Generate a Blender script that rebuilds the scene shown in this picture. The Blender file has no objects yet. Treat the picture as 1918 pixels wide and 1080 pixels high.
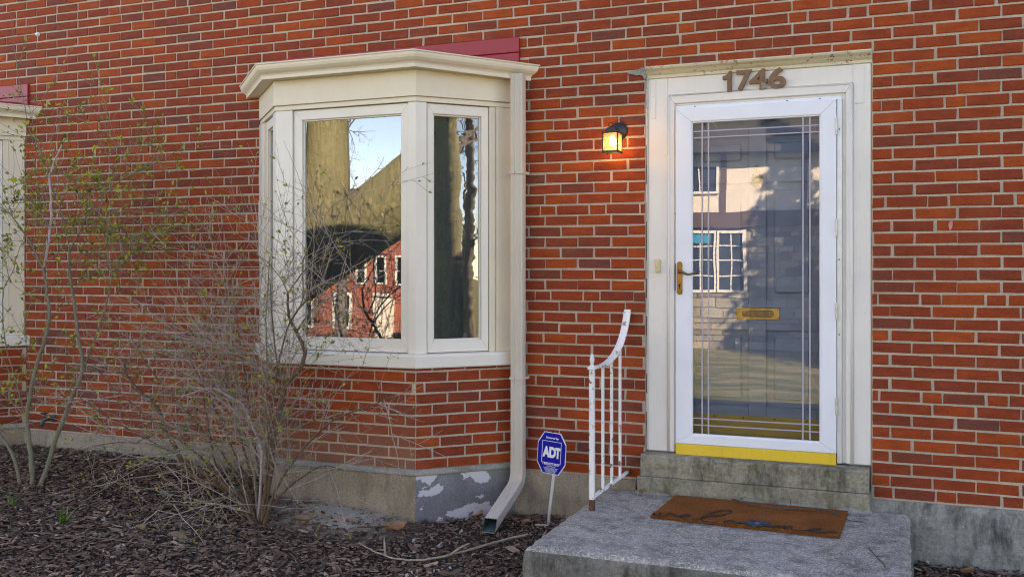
import bpy, bmesh, math, random
from mathutils import Vector, Matrix
R = random.Random(7)
scene = bpy.context.scene
col = scene.collection
rad = math.radians

# ------------------------------------------------------------------ camera, sky, sun, exposure
YAW = 21.9
cam = bpy.data.cameras.new('camera'); cam_o = bpy.data.objects.new('camera', cam); col.objects.link(cam_o)
cam.sensor_width = 36.0; cam.lens = 1825/1918*36.0; cam.shift_y = -34/1918; cam.clip_end = 2000; cam.clip_start = .05
cam_o.location = (0, -5.76, 1.26); cam_o.rotation_euler = (rad(90), 0, rad(YAW))
scene.camera = cam_o
SUN = Vector((.56, .68, .475)).normalized()          # towards the sun, which stands behind the house
world = bpy.data.worlds.new('World'); scene.world = world; world.use_nodes = True
wn = world.node_tree; wn.nodes.clear()
sky = wn.nodes.new('ShaderNodeTexSky'); sky.sky_type = 'NISHITA'; sky.sun_disc = False
sky.sun_elevation = math.asin(SUN.z); sky.sun_rotation = math.atan2(SUN.x, SUN.y)
sky.air_density = .65; sky.dust_density = .0; sky.ozone_density = 2.0
bg = wn.nodes.new('ShaderNodeBackground'); bg.inputs[1].default_value = .15
wo = wn.nodes.new('ShaderNodeOutputWorld'); wn.links.new(sky.outputs[0], bg.inputs[0]); wn.links.new(bg.outputs[0], wo.inputs[0])
sun = bpy.data.lights.new('sun', 'SUN'); sun.energy = 4.6; sun.angle = rad(.5); sun.color = (1, .95, .88)
sun_o = bpy.data.objects.new('sun', sun); col.objects.link(sun_o)
sun_o.rotation_euler = (-SUN).to_track_quat('-Z', 'Y').to_euler()
vs = scene.view_settings
scene.display_settings.display_device = 'sRGB'
vs.view_transform = 'Standard'; vs.look = 'None'; vs.gamma = 1; vs.use_curve_mapping = False
vs.exposure = 2.55
vs.use_white_balance = True; vs.white_balance_temperature = 9000; vs.white_balance_tint = 18
scene.cycles.max_bounces = 8; scene.cycles.transparent_max_bounces = 16; scene.cycles.glossy_bounces = 5
scene.cycles.sample_clamp_indirect = 6
scene.cycles.use_denoising = True; scene.cycles.use_adaptive_sampling = False; scene.cycles.filter_width = 1.15

# ------------------------------------------------------------------ helpers
class MB:
    """collects vertices and faces, then links them as ONE mesh object"""
    def __init__(s): s.v = []; s.f = []; s.m = []; s.t = []
    def add(s, vs_, fs, mi=0, tone=None):
        b = len(s.v); s.v.extend([tuple(p) for p in vs_])
        for f in fs:
            s.f.append([b+i for i in f]); s.m.append(mi)
        s.t.extend([tone if tone is not None else 0]*len(vs_))
        return s
    def box(s, x0, x1, y0, y1, z0, z1, mi=0, tone=None):
        if x0 > x1: x0, x1 = x1, x0
        if y0 > y1: y0, y1 = y1, y0
        if z0 > z1: z0, z1 = z1, z0
        return s.add([(x0,y0,z0),(x1,y0,z0),(x1,y1,z0),(x0,y1,z0),(x0,y0,z1),(x1,y0,z1),(x1,y1,z1),(x0,y1,z1)],
              [(0,3,2,1),(4,5,6,7),(0,1,5,4),(1,2,6,5),(2,3,7,6),(3,0,4,7)], mi, tone)
    def tube(s, pts, rs, n=6, mi=0, cap=True, tone=None):
        pts = [Vector(p) for p in pts]
        if not isinstance(rs, (list, tuple)): rs = [rs]*len(pts)
        vs_ = []; k = len(pts)
        ref = None
        for i, p in enumerate(pts):
            t = (pts[min(i+1,k-1)]-pts[max(i-1,0)])
            if t.length < 1e-9: t = Vector((0,0,1))
            t.normalize()
            if ref is None:
                ref = Vector((0,0,1)) if abs(t.z) < .9 else Vector((1,0,0))
            u = ref - t*ref.dot(t)
            if u.length < 1e-4: u = t.orthogonal()
            u.normalize(); w = t.cross(u); ref = u
            for j in range(n):
                a = 2*math.pi*j/n
                vs_.append(p + (u*math.cos(a)+w*math.sin(a))*rs[i])
        fs = []
        for i in range(k-1):
            for j in range(n):
                fs.append((i*n+j, i*n+(j+1)%n, (i+1)*n+(j+1)%n, (i+1)*n+j))
        if cap:
            fs.append(tuple(range(n-1,-1,-1))); fs.append(tuple(range((k-1)*n, k*n)))
        return s.add(vs_, fs, mi, tone)
    def prism(s, poly, axis_vec, mi=0, tone=None):
        """closed polygon (3-D points, planar) extruded along a vector"""
        poly = [Vector(p) for p in poly]; a = Vector(axis_vec); n = len(poly)
        vs_ = poly + [p+a for p in poly]
        fs = [tuple(range(n-1,-1,-1)), tuple(range(n,2*n))]
        fs += [(i,(i+1)%n,n+(i+1)%n,n+i) for i in range(n)]
        return s.add(vs_, fs, mi, tone)
    def lathe(s, prof, c, n=16, axis='Z', mi=0):
        """profile [(r, h)] revolved about an axis through c"""
        vs_ = []
        for r, h in prof:
            for j in range(n):
                a = 2*math.pi*j/n
                p = (r*math.cos(a), r*math.sin(a), h) if axis == 'Z' else (r*math.cos(a), h, r*math.sin(a))
                vs_.append((c[0]+p[0], c[1]+p[1], c[2]+p[2]))
        fs = []
        for i in range(len(prof)-1):
            for j in range(n):
                fs.append((i*n+j, i*n+(j+1)%n, (i+1)*n+(j+1)%n, (i+1)*n+j))
        fs.append(tuple(range(n-1,-1,-1))); fs.append(tuple(range((len(prof)-1)*n, len(prof)*n)))
        return s.add(vs_, fs, mi)
    def build(s, name, mats, parent=None, bev=0, smooth=False, segs=1, fix=True, seg_angle=30):
        me = bpy.data.meshes.new(name)
        me.from_pydata(s.v, [], s.f); me.validate()
        if not isinstance(mats, (list, tuple)): mats = [mats]
        for m in mats: me.materials.append(m)
        if len(mats) > 1: me.polygons.foreach_set('material_index', s.m[:len(me.polygons)])
        if any(s.t):
            at = me.attributes.new('tone', 'FLOAT', 'POINT'); at.data.foreach_set('value', s.t)
        if fix or bev:
            bm = bmesh.new(); bm.from_mesh(me)
            bmesh.ops.recalc_face_normals(bm, faces=bm.faces)
            if bev:
                es = [e for e in bm.edges if len(e.link_faces) == 2 and e.calc_face_angle(0) > rad(seg_angle)]
                bmesh.ops.bevel(bm, geom=es, offset=bev, segments=segs, affect='EDGES', clamp_overlap=True, profile=.5)
            bm.to_mesh(me); bm.free()
        if smooth:
            me.polygons.foreach_set('use_smooth', [True]*len(me.polygons))
        return link(name, me, parent)
def link(name, me, parent=None):
    o = bpy.data.objects.new(name, me); col.objects.link(o)
    if parent: o.parent = parent
    return o
def tag(o, label=None, cat=None, group=None, kind=None):
    if label: o['label'] = label
    if cat: o['category'] = cat
    if group: o['group'] = group
    if kind: o['kind'] = kind
    return o
def thing(name, loc, label, cat, group=None):
    """an Empty at the thing's base; parts are built in world space and keep it"""
    o = bpy.data.objects.new(name, None); col.objects.link(o); o.location = loc; o.empty_display_size = .05
    tag(o, label, cat, group); ROOTS.append(o)
    return o
ROOTS = []
def settle():
    """parts were meshed in world coordinates: undo the base offset of their thing"""
    for r in ROOTS:
        M = Matrix.Translation(r.location).inverted()
        for ch in r.children:
            if ch.type == 'EMPTY' and ch.get('moved'): continue
            ch.matrix_parent_inverse = M

# ------------------------------------------------------------------ materials
def mat(name):
    m = bpy.data.materials.new(name); m.use_nodes = True
    nt = m.node_tree; b = nt.nodes['Principled BSDF']
    return m, nt, b
def nd(nt, typ, **kw):
    n = nt.nodes.new(typ)
    for k, v in kw.items():
        if k.startswith('i_'): n.inputs[int(k[2:]) if k[2:].isdigit() else k[2:].replace('_', ' ')].default_value = v
        else: setattr(n, k, v)
    return n
def pos(nt, scale=(1,1,1), rot=(0,0,0)):
    g = nd(nt, 'ShaderNodeNewGeometry'); mp = nd(nt, 'ShaderNodeMapping')
    mp.inputs['Scale'].default_value = scale; mp.inputs['Rotation'].default_value = rot
    nt.links.new(g.outputs['Position'], mp.inputs['Vector']); return mp.outputs[0]
def noise(nt, vec, scale, detail=4, rough=.55, dist=0):
    n = nd(nt, 'ShaderNodeTexNoise'); n.inputs['Scale'].default_value = scale; n.inputs['Detail'].default_value = detail
    n.inputs['Roughness'].default_value = rough; n.inputs['Distortion'].default_value = dist
    nt.links.new(vec, n.inputs['Vector']); return n.outputs[0]
def ramp(nt, fac, stops, interp='LINEAR'):
    r = nd(nt, 'ShaderNodeValToRGB'); cr = r.color_ramp; cr.interpolation = interp
    while len(cr.elements) < len(stops): cr.elements.new(.5)
    for e, (p, c) in zip(cr.elements, stops):
        e.position = p; e.color = (c[0], c[1], c[2], 1) if not isinstance(c, (int, float)) else (c, c, c, 1)
    nt.links.new(fac, r.inputs[0]); return r.outputs[0]
def mix(nt, fac, a, b, mode='MIX'):
    m = nd(nt, 'ShaderNodeMix', data_type='RGBA', blend_type=mode)
    for sock, v in ((m.inputs[0], fac), (m.inputs[6], a), (m.inputs[7], b)):
        if isinstance(v, bpy.types.NodeSocket): nt.links.new(v, sock)
        else: sock.default_value = v if isinstance(v, (int, float)) else (v[0], v[1], v[2], 1)
    return m.outputs[2]
def math_(nt, op, a, b=0, clamp=False):
    m = nd(nt, 'ShaderNodeMath', operation=op, use_clamp=clamp)
    for s, v in ((m.inputs[0], a), (m.inputs[1], b)):
        if isinstance(v, bpy.types.NodeSocket): nt.links.new(v, s)
        else: s.default_value = v
    return m.outputs[0]
def bump(nt, b, h, strength=.3, dist=.003):
    n = nd(nt, 'ShaderNodeBump'); n.inputs['Strength'].default_value = strength; n.inputs['Distance'].default_value = dist
    nt.links.new(h, n.inputs['Height']); nt.links.new(n.outputs[0], b.inputs['Normal']); return n
def setc(nt, b, c, rough=.6, metal=0, spec=None):
    s = b.inputs['Base Color']
    if isinstance(c, bpy.types.NodeSocket): nt.links.new(c, s)
    else: s.default_value = (*c, 1)
    if isinstance(rough, bpy.types.NodeSocket): nt.links.new(rough, b.inputs['Roughness'])
    else: b.inputs['Roughness'].default_value = rough
    b.inputs['Metallic'].default_value = metal
    if spec is not None: b.inputs['Specular IOR Level'].default_value = spec
M = {}
def simple(name, c, rough=.6, metal=0, var=.12, scale=8, bmp=0, bscale=60):
    m, nt, b = mat(name); p = pos(nt)
    n = noise(nt, p, scale, 5, .6)
    lo = [x*(1-var) for x in c]; hi = [min(1, x*(1+var)) for x in c]
    setc(nt, b, ramp(nt, n, [(.3, lo), (.7, hi)]), rough, metal)
    if bmp: bump(nt, b, noise(nt, p, bscale, 4), bmp, .002)
    M[name] = m; return m
def painted(name, c, dirt=(.30,.24,.17), amount=.5, rough=.45, chip=None, chips=.66):
    """old paint: faint mottling, grime specks and, where chips is low, flaked spots"""
    m, nt, b = mat(name); p = pos(nt)
    n1 = noise(nt, p, 2.3, 4); n2 = noise(nt, p, 38, 6, .7); n3 = noise(nt, pos(nt, (9, 9, 1.2)), 5, 5, .65)
    base = ramp(nt, n1, [(.3, [x*.93 for x in c]), (.7, [min(1, x*1.03) for x in c])])
    g = math_(nt, 'MULTIPLY', ramp(nt, n3, [(.52, 0), (.8, 1)]), ramp(nt, n2, [(.45, .1), (.75, 1)]))
    cc = mix(nt, math_(nt, 'MULTIPLY', g, amount), base, dirt)
    if chip:
        k = noise(nt, p, 26, 5, .7)
        k2 = noise(nt, p, 3.1, 3)
        msk = math_(nt, 'MULTIPLY', ramp(nt, k, [(chips, 0), (chips+.015, 1)]), ramp(nt, k2, [(.42, 0), (.55, 1)]))
        cc = mix(nt, msk, cc, chip)
    setc(nt, b, cc, rough); bump(nt, b, n2, .12, .0015)
    M[name] = m; return m

# brick: the tone of one brick comes from its own object or, for the joined rows, from its own attribute
def brick_material(name, dust=0.0):
    m, nt, b = mat(name)
    at = nd(nt, 'ShaderNodeAttribute', attribute_name='tone'); oi = nd(nt, 'ShaderNodeObjectInfo')
    has = math_(nt, 'GREATER_THAN', at.outputs['Fac'], .0005)
    tone = math_(nt, 'ADD', math_(nt, 'MULTIPLY', oi.outputs['Random'], math_(nt, 'SUBTRACT', 1, has)), at.outputs['Fac'])
    c = ramp(nt, tone, [(0, (.165,.048,.033)), (.04, (.195,.043,.022)), (.14, (.23,.038,.014)), (.5, (.275,.041,.011)), (.8, (.32,.047,.009)), (1, (.375,.062,.010))])
    off = nd(nt, 'ShaderNodeVectorMath', operation='MULTIPLY_ADD')
    g = nd(nt, 'ShaderNodeNewGeometry'); nt.links.new(g.outputs['Position'], off.inputs[0]); off.inputs[1].default_value = (1,1,1)
    cmb = nd(nt, 'ShaderNodeCombineXYZ'); nt.links.new(math_(nt, 'MULTIPLY', tone, 37), cmb.inputs[0]); nt.links.new(math_(nt, 'MULTIPLY', tone, 91), cmb.inputs[2])
    nt.links.new(cmb.outputs[0], off.inputs[2]); p = off.outputs[0]
    mp = nd(nt, 'ShaderNodeMapping'); mp.inputs['Scale'].default_value = (1, 1, 3.2); nt.links.new(p, mp.inputs[0]); ps = mp.outputs[0]
    n1 = noise(nt, ps, 9, 5, .65); n2 = noise(nt, ps, 55, 5, .7); n3 = noise(nt, p, 150, 3, .6)
    c = mix(nt, 1, c, ramp(nt, n1, [(.25, .66), (.75, 1.28)]), 'MULTIPLY')
    c = mix(nt, 1, c, ramp(nt, n2, [(.3, .70), (.7, 1.25)]), 'MULTIPLY')
    c = mix(nt, math_(nt, 'MULTIPLY', ramp(nt, n3, [(.66, 0), (.76, 1)]), .4), c, (.10,.035,.025))
    n4 = noise(nt, p, 46, 4, .7)
    c = mix(nt, math_(nt, 'MULTIPLY', ramp(nt, n4, [(.70, 0), (.78, 1)]), .35), c, (.42,.28,.22))
    # mortar smears and lime bloom
    n5 = noise(nt, pos(nt), 1.7, 5, .7)
    c = mix(nt, math_(nt, 'MULTIPLY', ramp(nt, n5, [(.55, 0), (.85, 1)]), .22), c, (.40,.20,.14))
    if dust:
        z = nd(nt, 'ShaderNodeSeparateXYZ'); nt.links.new(g.outputs['Position'], z.inputs[0])
        sp = math_(nt, 'ADD', z.outputs[2], math_(nt, 'MULTIPLY', noise(nt, pos(nt), 6, 5, .7), .5))
        c = mix(nt, math_(nt, 'MULTIPLY', ramp(nt, sp, [(.36, 1), (.66, 0)]), dust), c, (.27,.17,.115))
    setc(nt, b, c, .82, spec=.3)
    h = math_(nt, 'ADD', math_(nt, 'MULTIPLY', n2, .7), math_(nt, 'MULTIPLY', n3, .5))
    bump(nt, b, h, .55, .0035)
    M[name] = m
brick_material('brick'); brick_material('brick_dusty', .5)
def mortar_material(name, c=(.53,.43,.335)):
    m, nt, b = mat(name); p = pos(nt)
    n = noise(nt, p, 3, 5, .7); n2 = noise(nt, p, 120, 4, .7)
    cc = ramp(nt, n, [(.3, [x*.78 for x in c]), (.7, [x*1.1 for x in c])])
    cc = mix(nt, 1, cc, ramp(nt, n2, [(.3, .72), (.7, 1.15)]), 'MULTIPLY')
    setc(nt, b, cc, .95, spec=.1); bump(nt, b, n2, .8, .004)
    M[name] = m
mortar_material('mortar')
def concrete(name, c, stain=(.09,.085,.06), stain_amt=.6, moss=0, speck=.5, patch=0, bsc=90, scale=2.2, bd=.006):
    m, nt, b = mat(name); p = pos(nt)
    n1 = noise(nt, p, scale, 6, .65); n2 = noise(nt, p, bsc, 5, .75); n3 = noise(nt, pos(nt, (3, 3, 1)), 4.2, 6, .7)
    v = nd(nt, 'ShaderNodeTexVoronoi'); v.inputs['Scale'].default_value = 170; nt.links.new(p, v.inputs['Vector'])
    cc = ramp(nt, n1, [(.25, [x*.72 for x in c]), (.75, [min(1, x*1.2) for x in c])])
    cc = mix(nt, 1, cc, ramp(nt, n2, [(.28, .55), (.72, 1.3)]), 'MULTIPLY')
    cc = mix(nt, math_(nt, 'MULTIPLY', ramp(nt, v.outputs['Color'], [(.5, 0), (.95, 1)]), speck*.45), cc, [min(1, x*1.9) for x in c])
    cc = mix(nt, math_(nt, 'MULTIPLY', ramp(nt, n3, [(.46, 0), (.70, 1)]), stain_amt), cc, stain)
    if moss:
        n4 = noise(nt, pos(nt, (1, 1, 2.5)), 5.5, 6, .75)
        cc = mix(nt, math_(nt, 'MULTIPLY', ramp(nt, n4, [(.48, 0), (.7, 1)]), moss), cc, (.085,.085,.025))
    if patch:
        n5 = noise(nt, pos(nt, (1, 1, 1.6)), 3.6, 5, .6, .4)
        k = ramp(nt, n5, [(.535, 0), (.545, 1)])
        cc = mix(nt, math_(nt, 'MULTIPLY', k, patch), cc, (.55,.53,.55))
        n6 = noise(nt, p, 5, 4); cc = mix(nt, math_(nt, 'MULTIPLY', ramp(nt, n6, [(.58, 0), (.7, 1)]), .35), cc, (.17,.17,.07))
    setc(nt, b, cc, .92, spec=.2); bump(nt, b, math_(nt, 'ADD', n2, math_(nt, 'MULTIPLY', n1, .6)), .7, bd)
    M[name] = m
concrete('foundation', (.35,.285,.21), (.15,.125,.09), .7, .2, .4)
concrete('foundation_grey', (.30,.285,.25), (.045,.045,.04), .95, .25, .5, bsc=55, bd=.010)
concrete('bay_plaster', (.235,.235,.25), (.12,.125,.12), .5, .25, .2, 1)
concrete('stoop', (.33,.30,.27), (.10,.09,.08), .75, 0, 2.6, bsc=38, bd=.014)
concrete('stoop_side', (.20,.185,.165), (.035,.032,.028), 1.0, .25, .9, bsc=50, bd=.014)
concrete('step', (.33,.295,.225), (.045,.042,.030), .95, .7, .5, bsc=55, bd=.010)
concrete('step_lower', (.31,.28,.21), (.07,.065,.045), .8, .6, .4, bsc=55, bd=.010)
painted('cream_trim', (.71,.62,.48), amount=.3)
painted('white_sash', (.74,.69,.61), amount=.2)
painted('door_trim', (.74,.70,.645), amount=.35, chip=(.40,.34,.26), chips=.70)
painted('cap_paint', (.66,.59,.42), dirt=(.30,.14,.05), amount=1.0, chip=(.22,.10,.04), chips=.58)
painted('storm_white', (.77,.785,.83), amount=.06, rough=.35)
painted('downspout_paint', (.60,.54,.46), amount=.35, rough=.5)
painted('rail_paint', (.78,.77,.75), dirt=(.25,.13,.06), amount=.6, chip=(.13,.055,.03), chips=.585, rough=.5)
painted('red_paint', (.33,.016,.024), dirt=(.12,.02,.02), amount=.5, chip=(.55,.45,.42), chips=.72)
painted('inner_door_paint', (.20,.25,.385), dirt=(.05,.05,.05), amount=.3, rough=.4)
simple('caulk', (.55,.51,.47), .7)
simple('dark_gap', (.012,.012,.014), .8)
simple('room_dark', (.02,.022,.026), .9)
simple('dark_backing', (.045,.062,.078), .9)
simple('black_metal', (.014,.016,.02), .42, 0, .25, 30, .15, 200)
simple('brass', (.60,.36,.085), .33, 1, .25, 25, .1, 80)
simple('brass_worn', (.30,.175,.055), .45, 1, .35, 18, .2, 60)
simple('kick_brass', (.46,.28,.05), .5, .35, .12, 6)
painted('gold_sweep', (.80,.52,.045), dirt=(.30,.18,.05), amount=1.0, rough=.35)
simple('numeral_bronze', (.19,.095,.045), .55, 0, .25, 30, .2, 120)
simple('hinge_metal', (.50,.49,.46), .4, .6, .2, 40)
simple('alu', (.62,.66,.68), .4, .6, .1, 10)
simple('doorbell_cream', (.62,.53,.30), .45, 0, .08)
simple('grille_line', (.40,.36,.42), .5, 0, .05)
simple('sign_blue', (.006,.010,.30), .6, 0, .05)
M['sign_blue'].node_tree.nodes['Principled BSDF'].inputs['Specular IOR Level'].default_value = .12
simple('sign_white', (.78,.79,.84), .45, 0, .04)
simple('teal_metal', (.045,.085,.085), .6, .2, .3, 30)
simple('rust', (.10,.045,.022), .85, 0, .4, 30, .5, 120)
simple('white_plastic', (.74,.74,.72), .4)
concrete('mortar_patch', (.33,.31,.27), (.14,.13,.11), .6, .3, .4)
simple('pink_paint', (.55,.20,.17), .7, 0, .25, 40)
simple('dry_leaf', (.30,.15,.07), .75, 0, .35, 30, .3, 80)
simple('dry_stem', (.33,.27,.20), .85, 0, .25, 30, .4, 120)
simple('dark_twig', (.085,.060,.055), .85, 0, .3, 40, .4, 120)
simple('brown_twig', (.19,.14,.105), .85, 0, .3, 40, .4, 120)
simple('worn_bronze', (.27,.22,.17), .7, 0, .3, 60)
simple('mat_ink', (.022,.018,.014), .95, 0, .2, 80)
simple('flower_teal', (.008,.065,.075), .9, 0, .3, 80)
simple('flower_blue', (.012,.028,.07), .9, 0, .3, 80)
simple('flower_pink', (.45,.16,.27), .9, 0, .2, 80)
simple('pebble_pale', (.45,.43,.42), .8, 0, .25, 30, .3, 90)
simple('wood_chunk', (.20,.13,.085), .9, 0, .35, 12, .8, 50)
# glass: thin sheet, mirror share by view angle, light wave in the pane
def pane_glass(name, r0, tint=(1,1,1), wave=.0, wscale=3.0, rough=.0, vec=(1,1,1)):
    m, nt, b = mat(name); nt.nodes.remove(b)
    g = nd(nt, 'ShaderNodeBsdfGlossy'); g.inputs['Roughness'].default_value = rough; g.inputs['Color'].default_value = (*tint, 1)
    t = nd(nt, 'ShaderNodeBsdfTransparent'); t.inputs['Color'].default_value = (.80,.84,.84, 1)
    fr = nd(nt, 'ShaderNodeLayerWeight'); fr.inputs['Blend'].default_value = .25
    f = math_(nt, 'ADD', math_(nt, 'MULTIPLY', fr.outputs['Fresnel'], .7), r0-.03, True)
    if wave:
        n = noise(nt, pos(nt, vec), wscale, 2, .5)
        bp = nd(nt, 'ShaderNodeBump'); bp.inputs['Strength'].default_value = 1; bp.inputs['Distance'].default_value = wave
        nt.links.new(n, bp.inputs['Height']); nt.links.new(bp.outputs[0], g.inputs['Normal'])
    mx = nd(nt, 'ShaderNodeMixShader'); nt.links.new(f, mx.inputs[0]); nt.links.new(t.outputs[0], mx.inputs[1]); nt.links.new(g.outputs[0], mx.inputs[2])
    nt.links.new(mx.outputs[0], nt.nodes['Material Output'].inputs[0]); M[name] = m
pane_glass('window_glass', .205, (1,1,1), .0007, 1.6)
pane_glass('flank_glass', .20, (1,1,1), .0011, 3.2, vec=(.7,.7,2.4))
pane_glass('door_glass', .17, (1,1,1), .0013, 1.3)
def coir():
    m, nt, b = mat('coir'); p = pos(nt)
    n = noise(nt, p, 220, 3, .8); n1 = noise(nt, p, 5, 4); n2 = noise(nt, p, 600, 2, .7)
    c = ramp(nt, n, [(.25, (.075,.025,.008)), (.5, (.30,.098,.030)), (.8, (.58,.25,.09))])
    c = mix(nt, 1, c, ramp(nt, n1, [(.3, .8), (.7, 1.15)]), 'MULTIPLY')
    setc(nt, b, c, .95, spec=.1); bump(nt, b, math_(nt, 'ADD', n, n2), 1, .006); M['coir'] = m
coir()
def tone_mat(name, stops, rough=.9, bs=120, bstr=.5, spec=.15):
    m, nt, b = mat(name); at = nd(nt, 'ShaderNodeAttribute', attribute_name='tone'); p = pos(nt)
    n = noise(nt, p, bs, 4, .7)
    c = mix(nt, 1, ramp(nt, at.outputs['Fac'], stops), ramp(nt, n, [(.3, .65), (.7, 1.25)]), 'MULTIPLY')
    setc(nt, b, c, rough, spec=spec); bump(nt, b, n, bstr, .003); M[name] = m
tone_mat('mulch', [(0, (.034,.022,.017)), (.3, (.115,.072,.055)), (.6, (.225,.145,.108)), (.8, (.33,.225,.165)), (.93, (.44,.31,.21)), (1, (.50,.42,.34))])
tone_mat('bud_leaf', [(0, (.09,.13,.010)), (.5, (.22,.255,.015)), (1, (.42,.40,.03))], .6, 60, .2, .3)
tone_mat('twig_bark', [(0, (.09,.064,.048)), (.4, (.26,.20,.165)), (.75, (.44,.37,.325)), (1, (.56,.50,.46))], .85, 90, .4)
def bark(name, a, b_, sc=(9,9,2.2), d=.03, moss=None):
    m, nt, b = mat(name); p = pos(nt, sc)
    n = noise(nt, p, 2.4, 6, .7, .6); n1 = noise(nt, pos(nt), 1.1, 4)
    c = ramp(nt, n, [(.3, a), (.68, b_)])
    if moss: c = mix(nt, math_(nt, 'MULTIPLY', ramp(nt, n1, [(.35, 0), (.6, 1)]), .7), c, moss)
    setc(nt, b, c, .9, spec=.15); bump(nt, b, n, 1, d); M[name] = m
bark('shrub_bark', (.10,.075,.050), (.235,.19,.145), (20,20,8), .006, (.19,.19,.125))
bark('brown_bark', (.075,.045,.028), (.19,.125,.080), (20,20,8), .006)
bark('tree_bark', (.085,.075,.035), (.52,.48,.29), (11,11,6), .08, (.42,.40,.20))
bark('grey_bark', (.10,.085,.065), (.27,.24,.20), (9,9,2), .04)
bark('pale_twig_bark', (.34,.26,.25), (.52,.42,.42), (20,20,8), .004)
def ground_mat():
    m, nt, b = mat('soil'); p = pos(nt)
    n = noise(nt, p, 3, 6, .7); n2 = noise(nt, p, 90, 5, .75); v = nd(nt, 'ShaderNodeTexVoronoi'); v.inputs['Scale'].default_value = 190
    nt.links.new(p, v.inputs['Vector'])
    c = ramp(nt, n2, [(.25, (.022,.017,.014)), (.6, (.060,.045,.038)), (.8, (.12,.10,.085))])
    c = mix(nt, ramp(nt, v.outputs['Color'], [(.88, 0), (.97, .7)]), c, (.34,.31,.28))
    # a bare sandy patch by the bay
    d = nd(nt, 'ShaderNodeVectorMath', operation='DISTANCE'); nt.links.new(pos(nt, (1, 1.5, 0)), d.inputs[0]); d.inputs[1].default_value = (-3.2, -.95, 0)
    k = math_(nt, 'ADD', d.outputs[1], math_(nt, 'MULTIPLY', n, .5))
    c = mix(nt, ramp(nt, k, [(.52, .95), (.88, 0)]), c, ramp(nt, n2, [(.25, (.26,.235,.20)), (.7, (.54,.49,.42))]))
    setc(nt, b, c, .95, spec=.1); bump(nt, b, n2, 1, .01); M['soil'] = m
ground_mat()
def lawn_mat():
    m, nt, b = mat('lawn'); p = pos(nt)
    n = noise(nt, pos(nt, (.6, 1.8, 1)), 1.6, 7, .75); n2 = noise(nt, p, 25, 6, .75)  # stretched noise paints light and shade streaks into the green and dry grass
    c = ramp(nt, n, [(.32, (.05,.125,.03)), (.5, (.22,.21,.08)), (.66, (.46,.40,.24))])
    c = mix(nt, 1, c, ramp(nt, n2, [(.3, .55), (.7, 1.35)]), 'MULTIPLY')
    setc(nt, b, c, .95, spec=.1); bump(nt, b, n2, 1, .05); M['lawn'] = m
lawn_mat()
simple('roof_slate', (.06,.058,.06), .8, 0, .25, 6)
simple('stucco', (.74,.67,.57), .9, 0, .1, 4)
simple('brown_trim', (.10,.06,.05), .7)
simple('far_white', (.75,.73,.68), .6, 0, .05)
simple('far_blind', (.66,.62,.55), .5)
simple('far_pane', (.03,.045,.07), .15)
simple('poster_blue', (.02,.28,.45), .5)
simple('asphalt', (.07,.07,.075), .9, 0, .2, 3)
simple('added_conifer', (.030,.050,.022), .8, 0, .4, 3)
simple('hedge_leaf', (.055,.065,.025), .8, 0, .4, 3)
def far_brick():
    m, nt, b = mat('far_brick'); p = pos(nt, (1, 1, 1), (rad(90), 0, 0))
    t = nd(nt, 'ShaderNodeTexBrick'); nt.links.new(p, t.inputs['Vector'])
    t.inputs['Scale'].default_value = 1; t.inputs['Brick Width'].default_value = .2145; t.inputs['Row Height'].default_value = .0667; t.inputs['Mortar Size'].default_value = .005
    t.inputs['Color1'].default_value = (.36,.06,.02, 1); t.inputs['Color2'].default_value = (.25,.045,.025, 1); t.inputs['Mortar'].default_value = (.46,.36,.29, 1)
    setc(nt, b, t.outputs['Color'], .9); M['far_brick'] = m
far_brick()

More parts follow.
